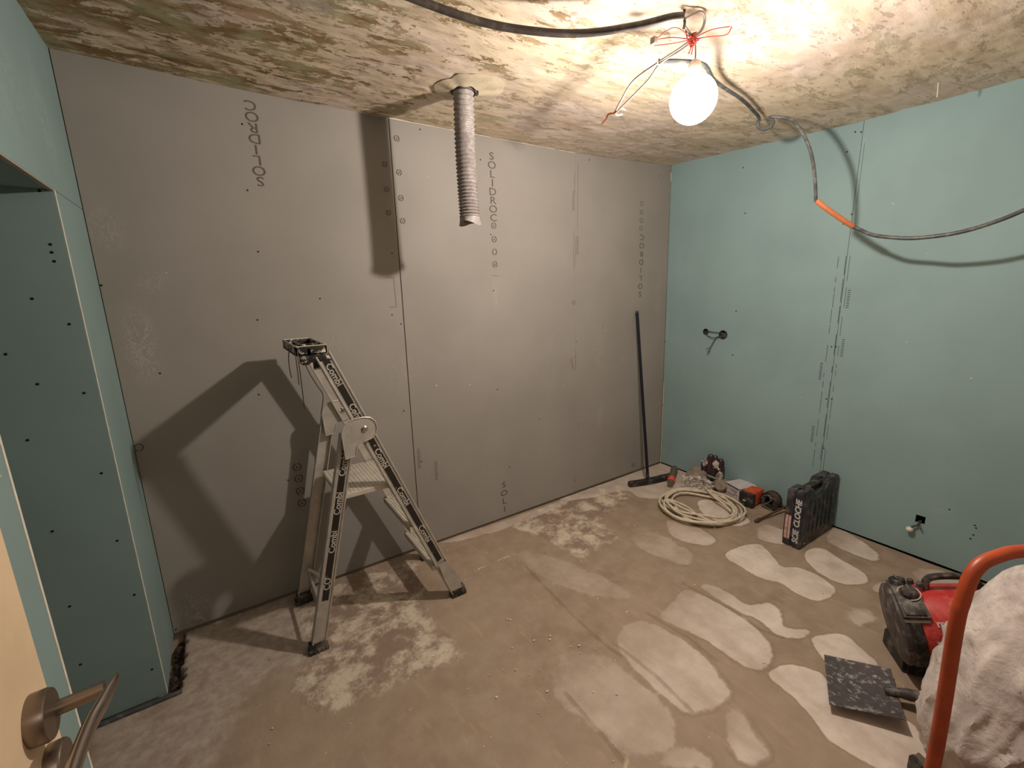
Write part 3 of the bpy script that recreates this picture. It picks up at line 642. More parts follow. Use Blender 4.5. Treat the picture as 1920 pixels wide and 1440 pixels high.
for P in ([K, (-1.70, -1.265, 2.25), (-1.745, -1.235, 2.245)], [K, (-1.69, -1.27, 2.235), (-1.74, -1.23, 2.232)], [K, (-1.72, -1.29, 2.262), (-1.745, -1.235, 2.245)],
          [K, (-1.61, -1.34, 2.262), (-1.565, -1.375, 2.268)], [K, (-1.60, -1.33, 2.25), (-1.565, -1.365, 2.25), (-1.56, -1.378, 2.268)],
          [K, (-1.645, -1.298, 2.225), (-1.650, -1.292, 2.205)], [K, (-1.637, -1.297, 2.225), (-1.636, -1.293, 2.205)]):
    mb.tube(crom(P, 5), .0016, 5)
mb.build('loose_wires', M['red_wire'], wb)
MB().box((-1.755, -1.243, 2.232), (-1.738, -1.225, 2.252), bevel=.003).build('terminal_block', M['light_cable'], wb)

hc = thing('hanging_cable', 'pale twin cable hanging from the ceiling knot, its wires stripped bare', 'cable', (-1.6, -.95, 2.17))
TIE = Vector((-1.690, -1.210, 2.205))
mb = MB()
for P in ([K, (-1.665, -1.26, 2.225), TIE, (-1.665, -1.08, 2.20), (-1.62, -.98, 2.175), (-1.575, -.905, 2.165)],
          [K+Vector((.005, 0, -.004)), (-1.66, -1.262, 2.22), TIE+Vector((.004, -.004, -.004)), (-1.645, -1.13, 2.19), (-1.61, -1.02, 2.175), (-1.580, -.915, 2.160)]):
    mb.tube(crom(P, 8), .0035, 8)
mb.build('cable_sheath', M['light_cable'], hc)
mb = MB()
mb.tube(crom([(-1.577, -.91, 2.164), (-1.572, -.87, 2.172), (-1.545, -.83, 2.17), (-1.53, -.79, 2.165)], 5), .004, 6); mb.build('bare_strands', M['copper'], hc)
mb = MB(); mb.tube(crom([(-1.579, -.912, 2.165), (-1.565, -.93, 2.175), (-1.545, -.935, 2.172)], 5), .0025, 6); mb.tube(crom([(-1.579, -.912, 2.162), (-1.568, -.915, 2.155), (-1.555, -.93, 2.156)], 5), .0025, 6)
mb.build('white_wires', M['white_plastic'], hc)
MB().tube([TIE+Vector((.008*math.cos(t), 0, .009*math.sin(t))) for t in [2*PI*k/14 for k in range(15)]]+[TIE+Vector((.01, -.002, -.012))], .0018, 5).build('cable_tie', M['white_plastic'], hc)

gc = thing('looped_cable', 'grey cable looping from the ceiling through an orange sleeve along the green wall', 'cable', (-.5, -1.3, 2.0))
P1 = [TIE, (-1.62, -1.23, 2.215), (-1.54, -1.274, 2.205), (-1.30, -1.16, 2.245), (-1.0, -1.09, 2.262), (-.80, -1.03, 2.272), (-.66, -.985, 2.275), (-.652, -.975, 2.245), (-.648, -1.0, 2.222), (-.636, -1.03, 2.226), (-.628, -1.04, 2.25), (-.63, -1.015, 2.272),
      (-.615, -1.04, 2.272), (-.60, -1.11, 2.24), (-.60, -1.17, 2.16), (-.60, -1.215, 2.06), (-.585, -1.235, 1.95), (-.565, -1.24, 1.856)]
MB().tube(crom(P1, 7), .0072, 8).build('upper_cable', M['grey_cable'], gc)
MB().tube(crom([(-.565, -1.24, 1.862), (-.52, -1.275, 1.82), (-.462, -1.315, 1.775), (-.405, -1.352, 1.735)], 6), [.0105]+[.0115]*17+[.009], 10).build('orange_sleeve', M['orange_tube'], gc)['label'] = 'short orange sleeve'
MB().tube(crom([(-.415, -1.347, 1.74), (-.38, -1.42, 1.695), (-.36, -1.50, 1.675), (-.362, -1.581, 1.665), (-.355, -1.70, 1.672), (-.34, -1.80, 1.70), (-.32, -1.90, 1.75), (-.28, -2.05, 1.86), (-.2, -2.25, 2.05), (-.12, -2.4, 2.31)], 7), .0085, 10).build('lower_cable', M['grey_cable'], gc)

# ------------------------------------------------------------------ step ladder
lad = thing('step_ladder', 'aluminium folding step ladder with dirty black top tray by the grey wall', 'ladder', (-2.5, -.3, 0))
def rail(mb, a, b_, w, t, tilt_dir):
    """C-profile rail from a to b; web in the xz plane, flanges along y (tilt_dir = +1 opens towards +y)"""
    a, b_ = Vector(a), Vector(b_); d = (b_-a).normalized(); yv = Vector((0, 1, 0)); yv = (yv-d*yv.dot(d)).normalized(); wv = d.cross(yv).normalized()
    L = (b_-a).length
    s = tilt_dir; e = .0035
    prof = [(-w/2, 0), (w/2, 0), (w/2, s*t), (w/2-e, s*t), (w/2-e, s*e), (-w/2+e, s*e), (-w/2+e, s*t), (-w/2, s*t)]
    mb.prism(prof, frame(a, wv, yv, d), 0, L)
    return d, yv, wv, L
STEP_N = ((-2.197, -.512, .03), (-2.688, -.474, 1.262)); STEP_F = ((-2.197, -.108, .03), (-2.688, -.146, 1.262))
LEG_N = ((-2.836, -.486, .03), (-2.628, -.488, .93)); LEG_F = ((-2.832, -.092, .03), (-2.628, -.112, .93))
def label_strip(a, b_, t0, t1, yoff, parent, texts):
    a, b_ = Vector(a), Vector(b_); d = (b_-a).normalized(); L = (b_-a).length; yv = Vector((0, 1, 0)); yv = (yv-d*yv.dot(d)).normalized(); wv = d.cross(yv).normalized()
    o = a - yv*yoff
    MB().box((-.013, 0, L*t0), (.013, .0008, L*t1), frame(o, wv, -yv, d) if False else Matrix(((wv.x, -yv.x, d.x, o.x), (wv.y, -yv.y, d.y, o.y), (wv.z, -yv.z, d.z, o.z), (0, 0, 0, 1)))).build('sticker_strip', M['sticker_black'], parent, 0)['label'] = 'black printed sticker strip'
    for tt, s_, rot in texts:
        c = o + d*(L*tt) - yv*.0012
        up_ = d*rot
        text(s_, 'printed_word', frame(c, up_, (-yv).cross(up_), -yv), .036, M['white_print'], parent, .0003, bold=.0006)
ral = []
for i, (seg, s, nm) in enumerate(((STEP_N, 1, 'step_rail'), (STEP_F, -1, 'step_rail'), (LEG_N, 1, 'rear_leg'), (LEG_F, -1, 'rear_leg'))):
    mb = MB(); rail(mb, seg[0], seg[1], .060 if i < 2 else .058, .024, s); ral.append(mb.build(nm, M['aluminium'], lad, 0))
# raised edges along the two outer faces
for seg, t in ((STEP_N, .060), (LEG_N, .058)):
    a, b_ = Vector(seg[0]), Vector(seg[1]); d = (b_-a).normalized(); yv = Vector((0, 1, 0)); yv = (yv-d*yv.dot(d)).normalized(); wv = d.cross(yv).normalized(); mb = MB()
    for sg in (-1, 1): mb.tube([a+wv*sg*(t/2-.004)-yv*.001, b_+wv*sg*(t/2-.004)-yv*.001], .004, 6)
    mb.build('edge_bead', M['aluminium'], lad)
label_strip(*STEP_N, .16, .99, .0005, ral[0], [(.93, 'Combi', -1), (.79, 'Combi', -1), (.62, 'Combi', -1), (.46, 'Combi', -1), (.29, 'Combi', -1)])
label_strip(*LEG_N, .22, .95, .0005, ral[2], [(.86, 'Combi', 1), (.68, 'Combi', 1), (.50, 'Combi', 1), (.30, 'CO', 1)])
# feet
def foot(c, d, parent):
    d = Vector(d).normalized(); yv = Vector((0, 1, 0)); wv = d.cross(yv).normalized(); yv = wv.cross(d)*-1
    mb = MB(); m = frame(c, wv, Vector((0, 1, 0)), wv.cross(Vector((0, 1, 0))))
    x0, y0 = c[0], c[1]
    mb.box((x0-.040, y0-.020, .0), (x0+.040, y0+.020, .022), bevel=.004)
    for k in range(-2, 3): mb.box((x0+k*.016-.005, y0-.023, .001), (x0+k*.016+.005, y0+.023, .016+.004), bevel=.001)
    mb.box((x0-.034, y0-.017, .018), (x0+.034, y0+.017, .046), bevel=.004)
    mb.build('rubber_foot', M['black_plastic'], parent)
foot((-2.187, -.500, 0), (0, 0, 1), ral[0]); foot((-2.187, -.120, 0), (0, 0, 1), ral[1]); foot((-2.838, -.474, 0), (0, 0, 1), ral[2]); foot((-2.834, -.104, 0), (0, 0, 1), ral[3])
# foot bracket of the near step rail
MB().prism([(-.03, 0), (.03, 0), (.022, .05), (-.012, .12), (-.04, .17), (-.085, .17), (-.06, .08)], frame((-2.203, -.517, .045), (1, 0, 0), (0, 0, 1), (0, -1, 0)), 0, .004).build('foot_bracket', M['aluminium'], ral[0], 0)
# treads and platform
def plank(x0, x1, z, y0=-.50, y1=-.12, th=.028):
    mb = MB(); mb.box((x0, y0, z-th), (x1, y1, z), bevel=.002)
    for k in range(5):
        x = x0+.008+(x1-x0-.016)*k/4; mb.box((x-.003, y0+.002, z), (x+.003, y1-.002, z+.0025))
    return mb
plank(-2.405, -2.338, .437).build('tread', M['alu_light'], lad, 0)
plank(-2.310, -2.243, .205).build('tread', M['alu_light'], lad, 0)
mb = MB(); mb.box((-2.685, -.462, .640), (-2.42, -.138, .662), bevel=.003)
for k in range(16):
    x = -2.678+.016*k; mb.box((x-.0025, -.458, .662), (x+.0025, -.142, .6635))
mb.build('platform', M['alu_light'], lad, 0)
for x in (-2.67, -2.45): MB().tube([(x, -.455, .631), (x, -.145, .631)], .009, 8).build('platform_bar', M['aluminium'], lad)
# hinges: a plate sweeps from each leg top over to a round hub on the rail
for y0, sg in ((-.497, -1), (-.128, -1)):
    poly = [(-.655, .885), (-.658, .94), (-.648, .972), (-.628, .99), (-.60, .995), (-.565, .996), (-.54, .99), (-.522, .972), (-.516, .946), (-.522, .92), (-.54, .902), (-.565, .895), (-.59, .892), (-.602, .878), (-.606, .862), (-.612, .84), (-.652, .835)]
    poly = [(x-2.0, z-.002) for x, z in poly]
    MB().prism(poly, frame((0, y0+.012*sg, 0), (1, 0, 0), (0, 0, 1), (0, -1, 0)), -.003, .003, .001).build('hinge_plate', M['aluminium'], lad)
    mb = MB(); mb.tube([(x, y0+.012*sg-.004, z) for x, z in poly+poly[:1]], .0028, 5, False); mb.build('hinge_rim', M['aluminium'], lad)
    MB().lathe([(.013, -.012), (.013, .006), (.009, .009)], frame((-2.566, y0+.012*sg, .944), (1, 0, 0), (0, 0, 1), (0, -1, 0)), 14).build('hinge_bolt', M['chrome'], lad)
# brace near the foot of the far leg
MB().tube(crom([(-2.80, -.115, .17), (-2.765, -.14, .14), (-2.745, -.18, .08), (-2.745, -.22, .03)], 5), .008, 8).build('brace', M['alu_light'], lad)
MB().tube([(-2.80, -.118, .155), (-2.80, -.47, .155)], .007, 8).build('cross_bar', M['aluminium'], lad)
# top tray
tr_ = thing('x', '', '', (-2.72, -.31, 1.25)); del tr_['label'], tr_['category']
mb = MB(); X0, X1, Y0, Y1, Z0, Z1 = -2.782, -2.668, -.478, -.142, 1.262, 1.296
mb.box((X0, Y0, Z0), (X1, Y1, Z0+.006)); e = .009
mb.box((X0, Y0, Z0), (X1, Y0+e, Z1), bevel=.002); mb.box((X0, Y1-e, Z0), (X1, Y1, Z1), bevel=.002)
mb.box((X0, Y0, Z0), (X0+e, Y1, Z1), bevel=.002); mb.box((X1-e, Y0, Z0), (X1, Y1, Z1), bevel=.002)
mb.box((X0, -.315, Z0), (X1, -.305, Z1-.008)); mb.box((-2.74, Y0, Z0), (-2.73, Y1, Z1-.01))
bpy.data.objects.remove(tr_)
tray = mb.build('top_tray', M['black_spatter'], lad)
mb = MB(); mb.tube([(X0+.004, Y0+.004, Z1), (X1-.004, Y0+.004, Z1), (X1-.004, Y1-.004, Z1), (X0+.004, Y1-.004, Z1), (X0+.004, Y0+.004, Z1)], .0028, 5, False)
mb.build('plastered_rim', M['putty'], tray)
mb = MB(); mb.box((-2.768, -.476, 1.232), (-2.655, -.452, 1.268), bevel=.005); mb.box((-2.72, -.46, 1.20), (-2.655, -.44, 1.25), bevel=.006); mb.ball((-2.748, -.462, 1.238), .02, 2, (1.1, .7, .8))
mb.build('tray_bracket', M['black_spatter'], tray)
# wire ends hanging off the tray
mb = MB()
for P in ([(-2.79, -.45, 1.30), (-2.803, -.46, 1.27), (-2.806, -.46, 1.22), (-2.803, -.46, 1.18)], [(-2.778, -.47, 1.29), (-2.783, -.485, 1.26), (-2.783, -.485, 1.2), (-2.784, -.485, 1.155)],
          [(-2.77, -.47, 1.29), (-2.776, -.486, 1.27), (-2.775, -.486, 1.18), (-2.776, -.486, 1.06)], [(-2.76, -.47, 1.26), (-2.745, -.486, 1.2), (-2.72, -.487, 1.14), (-2.705, -.487, 1.105), (-2.712, -.487, 1.06), (-2.72, -.487, 1.03)]):
    mb.tube(crom(P, 6), .0018, 5)
o = mb.build('wire_offcuts', M['brown_wire'], None); recentre(o); tag(o, 'thin brown wires dangling from the black tray of the step ladder', 'wire')

# ------------------------------------------------------------------ door
dr = thing('door_1', '', '', (-3.27, -2.45, 0)); del dr['label'], dr['category']; dr['kind'] = 'structure'
MB().box((-3.29, -2.46, .012), (-3.25, -1.618, 2.03), bevel=.003).build('door_leaf', M['cream_door'], dr, 0)
hd = bpy.data.objects.new('door_handle', None); COL.objects.link(hd); hd.location = (-3.25, -1.665, 1.035); hd.matrix_world = Matrix.Translation(hd.location); hd.parent = dr; hd.matrix_parent_inverse = dr.matrix_world.inverted()
XR = frame((-3.25, -1.676, 1.043), (0, 1, 0), (0, 0, 1), (1, 0, 0))
MB().lathe([(.0275, 0), (.028, .013), (.0265, .0165), (.0, .017)], XR, 32, False).build('rosette', M['brass'], hd, 40)
XR2 = frame((-3.25, -1.668, .968), (0, 1, 0), (0, 0, 1), (1, 0, 0))
ky = MB().lathe([(.0265, 0), (.027, .012), (.0255, .0145), (.0, .015)], XR2, 32, False).build('key_rosette', M['brass'], hd, 40)
MB().box((-.003, -.009, .010), (.003, .004, .0118), XR2).build('keyhole', M['void'], ky, 0) if False else None
MB().tube([(-3.242, -1.662, 1.036), (-3.192, -1.660, 1.038)], .0085, 20).build('neck', M['brass'], hd, 40)
mb = MB(); pts = crom([(-3.181, -1.648, 1.040), (-3.184, -1.665, 1.041), (-3.190, -1.69, 1.0405), (-3.197, -1.72, 1.0395), (-3.201, -1.77, 1.038), (-3.20, -1.80, 1.037)], 5)
sec = []
for i, p in enumerate(pts):
    t = i/(len(pts)-1); w = .0012+.0095*min(1, t*2.2); h_ = .005+.005*min(1, t*3)
    d = (pts[min(i+1, len(pts)-1)]-pts[max(i-1, 0)]).normalized(); sd = d.cross(Vector((0, 0, 1))).normalized()
    sec.append([mb.bm.verts.new(p+sd*w*.6*math.cos(a)+Vector((0, 0, 1))*h_*math.sin(a)) for a in [2*PI*k/14 for k in range(14)]])
for a, b_ in zip(sec, sec[1:]):
    for k in range(14): mb.bm.faces.new([a[k], a[(k+1) % 14], b_[(k+1) % 14], b_[k]])
mb.bm.faces.new(sec[0][::-1]); mb.bm.faces.new(sec[-1])
mb.build('lever', M['lever'], hd, 60)

# ------------------------------------------------------------------ things along the green wall
bro = thing('floor_broom', 'floor squeegee with dark head and tall thin pole leaning on grey wall', 'broom', (-.4, -.23, 0))
hd_pts = [(-.575, -.168, .022), (-.50, -.192, .02), (-.40, -.222, .021), (-.30, -.247, .026), (-.215, -.268, .03)]
mb = MB(); pts = crom(hd_pts, 5); sec = []
for i, p in enumerate(pts):
    t = i/(len(pts)-1); w = .017+.006*math.sin(PI*t); h_ = .020
    d = (pts[min(i+1, len(pts)-1)]-pts[max(i-1, 0)]); d.z = 0; d.normalize(); sd = Vector((-d.y, d.x, 0))
    sec.append([mb.bm.verts.new(p+sd*w*x+Vector((0, 0, h_*z))) for x, z in ((-1, -.9), (1, -.9), (1.1, .2), (.6, 1), (-.6, 1), (-1.1, .2))])
for a, b_ in zip(sec, sec[1:]):
    for k in range(6): mb.bm.faces.new([a[k], a[(k+1) % 6], b_[(k+1) % 6], b_[k]])
mb.bm.faces.new(sec[0][::-1]); mb.bm.faces.new(sec[-1])
mb.build('head', M['black_plastic'], bro, 50)
MB().tube([(-.425, -.222, .03), (-.43, -.218, .09)], [.014, .013], 10).build('pole_socket', M['black_plastic'], bro)
MB().tube([(-.43, -.222, .06), (-.372, -.016, 1.285)], .0115, 10).build('pole', M['pole'], bro)
MB().tube([(-.3723, -.0165, 1.262), (-.371, -.013, 1.302)], [.0115, .0115], 10).build('end_cap', M['black_plastic'], bro)

gt = thing('caulking_tool', 'grey cylindrical tool with orange collar lying beside the black broom head', 'tool', (-.2, -.28, 0))
a = Vector((-.345, -.362, .03)); b_ = Vector((-.075, -.20, .034)); d = (b_-a).normalized()
MB().tube([a, a+d*.055], [.021, .021], 14).build('nose', M['tool_grey'], gt)
MB().tube([a+d*.05, a+d*.055, a+d*.105, a+d*.11], [.021, .028, .028, .022], 14).build('collar', M['orange_collar'], gt)['label'] = 'orange collar'
MB().tube([a+d*.105, b_-d*.02, b_], [.024, .027, .022], 14).build('barrel', M['tool_grey'], gt)

# coil of cream cable with plug
cc = thing('coiled_cable', 'cream extension cable coiled loosely on the floor with a black plug', 'cable', (-.455, -.69, 0))
mb = MB(); P = []; cx, cy = -.462, -.692; turns = 6.3; N = int(turns*26)
for k in range(N+1):
    t = 2*PI*turns*k/N; tn = t/(2*PI)
    r = .218+.028*math.sin(tn*2.3+.4)+.015*math.sin(t*2+tn*2)+.008*math.cos(3*t+tn)
    ox, oy = .018*math.sin(tn*1.9), .020*math.cos(tn*1.3)
    P.append(Vector((cx+ox+r*math.cos(t+2.2), cy+oy+r*1.04*math.sin(t+2.2), .008+.0095*min(tn, 3.2)+.004*math.sin(5*t))))
endp = P[-1]
P += crom([endp, (-.60, -.52, .045), (-.53, -.60, .02), (-.545, -.70, .012), (-.60, -.74, .014)], 5)[1:]
mb.tube(P, .0074, 8)
mb.build('cable', M['cream_cable'], cc)
mb = MB(); Q = crom([P[0], (-.25, -.50, .03), (-.23, -.62, .06), (-.31, -.72, .05), (-.40, -.80, .03)], 6); 
mb.tube(crom([(-.12, -.545, .03), (-.17, -.55, .045), (-.26, -.60, .06), (-.32, -.70, .055), (-.35, -.80, .04), (-.38, -.86, .03)], 7), .0074, 8); mb.build('crossing_strand', M['cream_cable'], cc)
MB().tube([(-.603, -.742, .018), (-.625, -.760, .020), (-.65, -.78, .021)], [.013, .021, .021], 14).build('plug', M['black_plastic'], cc)['label'] = 'black round plug'
MB().lathe([(.016, .0), (.0175, .001)], frame((-.651, -.781, .021), (.62, -.78, 0), (0, 0, 1), (-.78, -.62, 0)), 14).build('plug_face', M['tool_grey'], cc)

# carton, orange tool, wire reel, steel rod
ct = thing('carton', 'small white carton with grey print standing between bag and orange tool', 'box', (-.1, -.72, 0))
mC = frame((-.148, -.783, 0), Vector((.042, .127, 0)).normalized(), Vector((-.127, .042, 0)).normalized()*-1, (0, 0, 1))
MB().box((0, 0, .001), (.128, .135, .092), mC, bevel=.0015).build('carton_body', M['carton'], ct, 0)
MB().box((-.004, -.006, .092), (.132, .14, .0935), mC @ Matrix.Rotation(.03, 4, 'X')).build('lid_flap', M['carton'], ct, 0)
mb = MB()
for z, x0, x1, h_ in ((.076, .02, .118, .006), (.06, .03, .1, .002), (.052, .03, .09, .002), (.044, .03, .08, .002), (.030, .02, .06, .003), (.018, .05, .118, .005)):
    mb.box((x0, -.0012, z), (x1, .0, z+h_), mC)
mb.build('printed_lines', M['carton_ink'], ct, 0)

ot = thing('orange_tool', 'orange box-shaped tool with black front face, right of the white carton', 'tool', (-.1, -.85, 0))
mO = frame((-.185, -.893, 0), Vector((-.01, .083, 0)).normalized(), Vector((.96, -.02, 0)).normalized(), (0, 0, 1))
MB().box((0, 0, .002), (.092, .035, .100), mO, bevel=.008).build('black_front', M['black_plastic'], ot)
MB().box((.004, .035, .008), (.088, .15, .106), mO, bevel=.014).build('orange_body', M['orange_plastic'], ot)
MB().box((.045, -.001, .04), (.065, .0, .05), mO).build('small_badge', M['white_print'], ot, 0)
MB().tube([mO @ Vector((.02, .05, .104)), mO @ Vector((.02, .13, .104))], .006, 6).build('top_ridge', M['orange_plastic'], ot)

rl = thing('wire_reel', 'dark brown reel wound with wire beside the orange tool', 'reel', (-.06, -.97, 0))
mR = frame((-.075, -.955, .060), (0, 1, 0), (0, 0, 1), (-1, 0, 0))
MB().lathe([(.028, -.03), (.058, -.03), (.058, -.024), (.04, -.02), (.04, .02), (.058, .024), (.058, .03), (.028, .03)], mR, 28, False).build('spool', M['black_plastic'], rl, 40)
mb = MB(); P = []
for k in range(200):
    t = k/200; P.append(mR @ Vector(((.047+.004*math.sin(9*t*PI))*math.cos(2*PI*9*t), (.047+.004*math.sin(9*t*PI))*math.sin(2*PI*9*t), -.018+.036*t)))
mb.tube(P, .0035, 6); mb.build('wound_wire', M['rust_rod'], rl)
mb = MB(); mb.tube(crom([mR @ Vector(p) for p in ((.05, .0, .03), (.03, .03, .04), (0, .045, .038), (-.02, .02, .042), (.01, -.02, .04), (.04, -.04, .036), (-.03, -.05, .036))], 6), .002, 5); mb.build('loose_wire', M['light_cable'], rl)

single(MB().tube([(-.345, -1.003, .012), (-.30, -1.0, .012), (-.29, -1.003, .012), (-.045, -1.045, .045)], [.011, .011, .007, .007], 8), 'steel_chisel', M['rust_rod'], 'brown steel rod lying with its tip towards the room, left of the case', 'chisel')

# grey wrapped parcel, clear plastic bag, dark shiny pack, grey sack
single(MB().box((-.20, -.50, .0), (-.11, -.375, .085), Matrix.Translation((-.15, -.44, 0)) @ Matrix.Rotation(.25, 4, 'Z') @ Matrix.Translation((.15, .44, 0)), bevel=.012), 'grey_box', M['grey_bag'], 'low grey box on the floor behind the crumpled clear bag', 'box')
def blob(c, s, jit, seed, sub=4, freq=1.6):
    mb = MB(); r = bmesh.ops.create_icosphere(mb.bm, subdivisions=sub, radius=1)
    for v in r['verts']:
        q = v.co.copy(); k = 1+jit*noise.fractal(q*freq+Vector((seed, 0, 0)), 1, 2, 4)
        v.co = Vector(c)+Vector((q.x*s[0], q.y*s[1], q.z*s[2]))*k
        if v.co.z < .002: v.co.z = .002
    return mb
single(blob((-.09, -.43, .05), (.06, .085, .062), .35, 3, 3), 'grey_cloth', M['grey_bag'], 'crumpled grey cloth heap against the green wall under the shiny pack', 'cloth')
single(blob((-.09, -.61, .045), (.06, .055, .05), .3, 9, 3), 'grey_sack', M['grey_bag'], 'small grey sack slumped behind the white carton', 'sack')
pb = blob((-.215, -.50, .045), (.085, .10, .048), .5, 21, 5, 3.2)
single(pb, 'plastic_bag', M['clear'], 'crumpled clear plastic bag in front of the grey cloth', 'bag', smooth=20)
pk = thing('fittings_pack', 'glossy dark pack of fittings standing on the grey pile by wall', 'pack', (-.07, -.54, .09))
mb = MB()
for k, (dy, h_, r) in enumerate(((.075, .10, .026), (.035, .145, .027), (-.005, .15, .026), (-.045, .135, .026))):
    mb.lathe([(r*.8, 0), (r, .006), (r, h_*.8), (r*.7, h_*.95), (r*.5, h_)], Matrix.Translation((-.075+.008*(k % 2), -.535+dy, .095)), 14)
mb.build('dark_tubes', M['glossy_dark'], pk)
mb = MB(); mb.lathe([(.014, 0), (.017, .01), (.012, .05)], Matrix.Translation((-.11, -.585, .10)) @ Matrix.Rotation(.5, 4, 'X'), 12); mb.build('chrome_fitting', M['chrome'], pk)
MB().tube([(-.115, -.50, .095), (-.118, -.60, .092)], .008, 10).build('chrome_bar', M['chrome'], pk); MB().ball((-.108, -.592, .165), .013, 2).build('chrome_knob', M['chrome'], pk); MB().ball((-.085, -.466, .19), .008, 2).build('chrome_knob', M['chrome'], pk)
for k, (y, z) in enumerate(((-.47, .19), (-.56, .20), (-.60, .13))):
    MB().prism([(0, 0), (.03, .01), (.04, .05), (.015, .07), (-.01, .04)], frame((-.112-.004*k, y, z-.04), (.2, -.97, .1), (0, .1, 1), (-1, -.2, 0)), 0, .001).build('clear_wrap', M['clear'], pk, 20)

# tool case with handwritten words
tcs = thing('tool_case', 'black plastic tool case on end with white handwriting, against the green wall', 'case', (-.23, -1.25, 0))
y0, y1, x0, x1, H = -1.302, -1.207, -.445, -.016, .347
prof = [(x0, .0), (x1, .0), (x1, H), (-.165, H), (-.180, H-.045), (-.325, H-.045), (-.340, H), (x0, H)]
mX = frame((0, 0, 0), (1, 0, 0), (0, 0, 1), (0, -1, 0))
MB().prism(prof, mX, -y1, -(y0+y1)/2-.001, .006).build('case_shell', M['blue_black'], tcs)
MB().prism(prof, mX, -(y0+y1)/2+.001, -y0, .006).build('case_shell', M['blue_black'], tcs)
mb = MB(); mb.box((-.335, -1.275, H-.018), (-.17, -1.235, H-.002), bevel=.006); mb.build('handle', M['black_plastic'], tcs)
mb = MB()
for k in range(6): mb.box((-.36+.052*k, y0-.004, .07), (-.335+.052*k, y0+.002, .27), bevel=.003)
mb.build('side_ribs', M['blue_black'], tcs)
for x in (-.37, -.10): MB().box((x-.02, -1.262, H-.004), (x+.02, -1.246, H+.004), bevel=.002).build('latch', M['black_plastic'], tcs)
mF = frame((x0-.0008, -1.255, .17), (0, 0, 1), (0, 1, 0), (-1, 0, 0))
for w, cz in (('SCIE', .075), ('CLOCHE', .215)):
    text(w, 'handwritten_word', frame((x0-.001, -1.275, cz), (0, 0, 1), (0, 1, 0), (-1, 0, 0)), .042, M['white_paint_pen'], tcs, .0005, shear=.15, bold=.0012, sx=1.0)
MB().box((x0-.0012, -1.246, .035), (x0-.0002, -1.208, .2)).build('sticker', M['maroon'], tcs, 0)['label'] = 'maroon sticker with cream panels'
MB().box((x0-.0018, -1.229, .045), (x0-.001, -1.214, .19)).build('sticker_panel', M['sticker_cream'], tcs, 0)
MB().box((x0-.0018, -1.244, .045), (x0-.001, -1.232, .19)).build('sticker_panel', M['sticker_cream'], tcs, 0)
MB().lathe([(.006, 0), (.006, .002)], frame((-.40, y0-.003, .03), (1, 0, 0), (0, 0, 1), (0, -1, 0)), 10).build('rivet', M['aluminium'], tcs)

# electrical outlets on the green wall
eb = thing('wired_wall_holes', 'two round wall holes joined by loose wires on the green wall', 'outlet', (0, -.42, 1.13))
mb = MB()
for P in ([(.01, -.35, 1.15), (-.02, -.37, 1.148), (-.024, -.42, 1.145), (-.02, -.46, 1.142), (.01, -.48, 1.138)], [(.01, -.352, 1.13), (-.02, -.37, 1.118), (-.03, -.42, 1.105), (-.02, -.46, 1.108), (.01, -.485, 1.115)],
          [(.01, -.48, 1.12), (-.02, -.45, 1.11), (-.03, -.425, 1.06), (-.034, -.41, 1.03), (-.036, -.385, 1.015)], [(-.034, -.412, 1.035), (-.034, -.405, 1.0), (-.036, -.39, .985)]):
    mb.tube(crom(P, 5), .0028, 5)
mb.build('loose_wires', M['green_ink'], eb)
for (y, z, r) in ((-.352, 1.139, .024), (-.487, 1.126, .033)):
    MB().lathe([(r-.001, .004), (r-.001, .04), (0.001, .04)], frame((right_x(y, z), y, z), (0, 1, 0), (0, 0, 1), (1, 0, 0)), 20, False).build('box_insert', M['grey_cable'], eb)
eo = thing('lamp_holder', 'pale round fitting dangling from a square hole low in the green wall', 'outlet', (-.01, -1.67, .16))
MB().ball((-.028, -1.655, .157), .0165, 3, (1, 1, .85)).build('round_cap', M['white_plastic'], eo)
mb = MB(); mb.tube(crom([(.02, -1.685, .205), (-.012, -1.682, .19), (-.022, -1.668, .178), (-.026, -1.66, .17)], 5), .005, 6); mb.tube(crom([(.02, -1.675, .2), (-.014, -1.69, .185), (-.02, -1.70, .172)], 4), .004, 6)
mb.build('lead', M['grey_cable'], eo)

# ------------------------------------------------------------------ red machine
vc = thing('red_machine', 'red and black portable drum-shaped machine lying tilted beside the shovel', 'machine', (-.93, -1.95, 0))
axd = Vector((.52, -.80, .26)).normalized(); u_ = Vector((0, 0, 1)); u_ = (u_-axd*u_.dot(axd)).normalized(); v_ = axd.cross(u_).normalized()
O = Vector((-.975, -1.872, .185))
mV = frame(O, v_, u_, axd) @ Matrix.Scale(.92, 4)      # local z along the drum, local y up, local x sideways
MB().lathe([(.05, -.020), (.135, -.018), (.152, -.008), (.155, .0), (.152, .014)], mV, 40).build('end_cap', M['dark_plastic'], vc)
MB().lathe([(.150, .012), (.158, .02), (.158, .05), (.150, .055)], mV, 40).build('black_band', M['black_plastic'], vc)
MB().lathe([(.146, .05), (.150, .07), (.150, .24), (.146, .29), (.11, .305)], mV, 40).build('red_housing', M['red_plastic'], vc)
MB().lathe([(.03, -.024), (.055, -.022), (.06, -.018)], mV, 24).build('cap_boss', M['black_plastic'], vc)
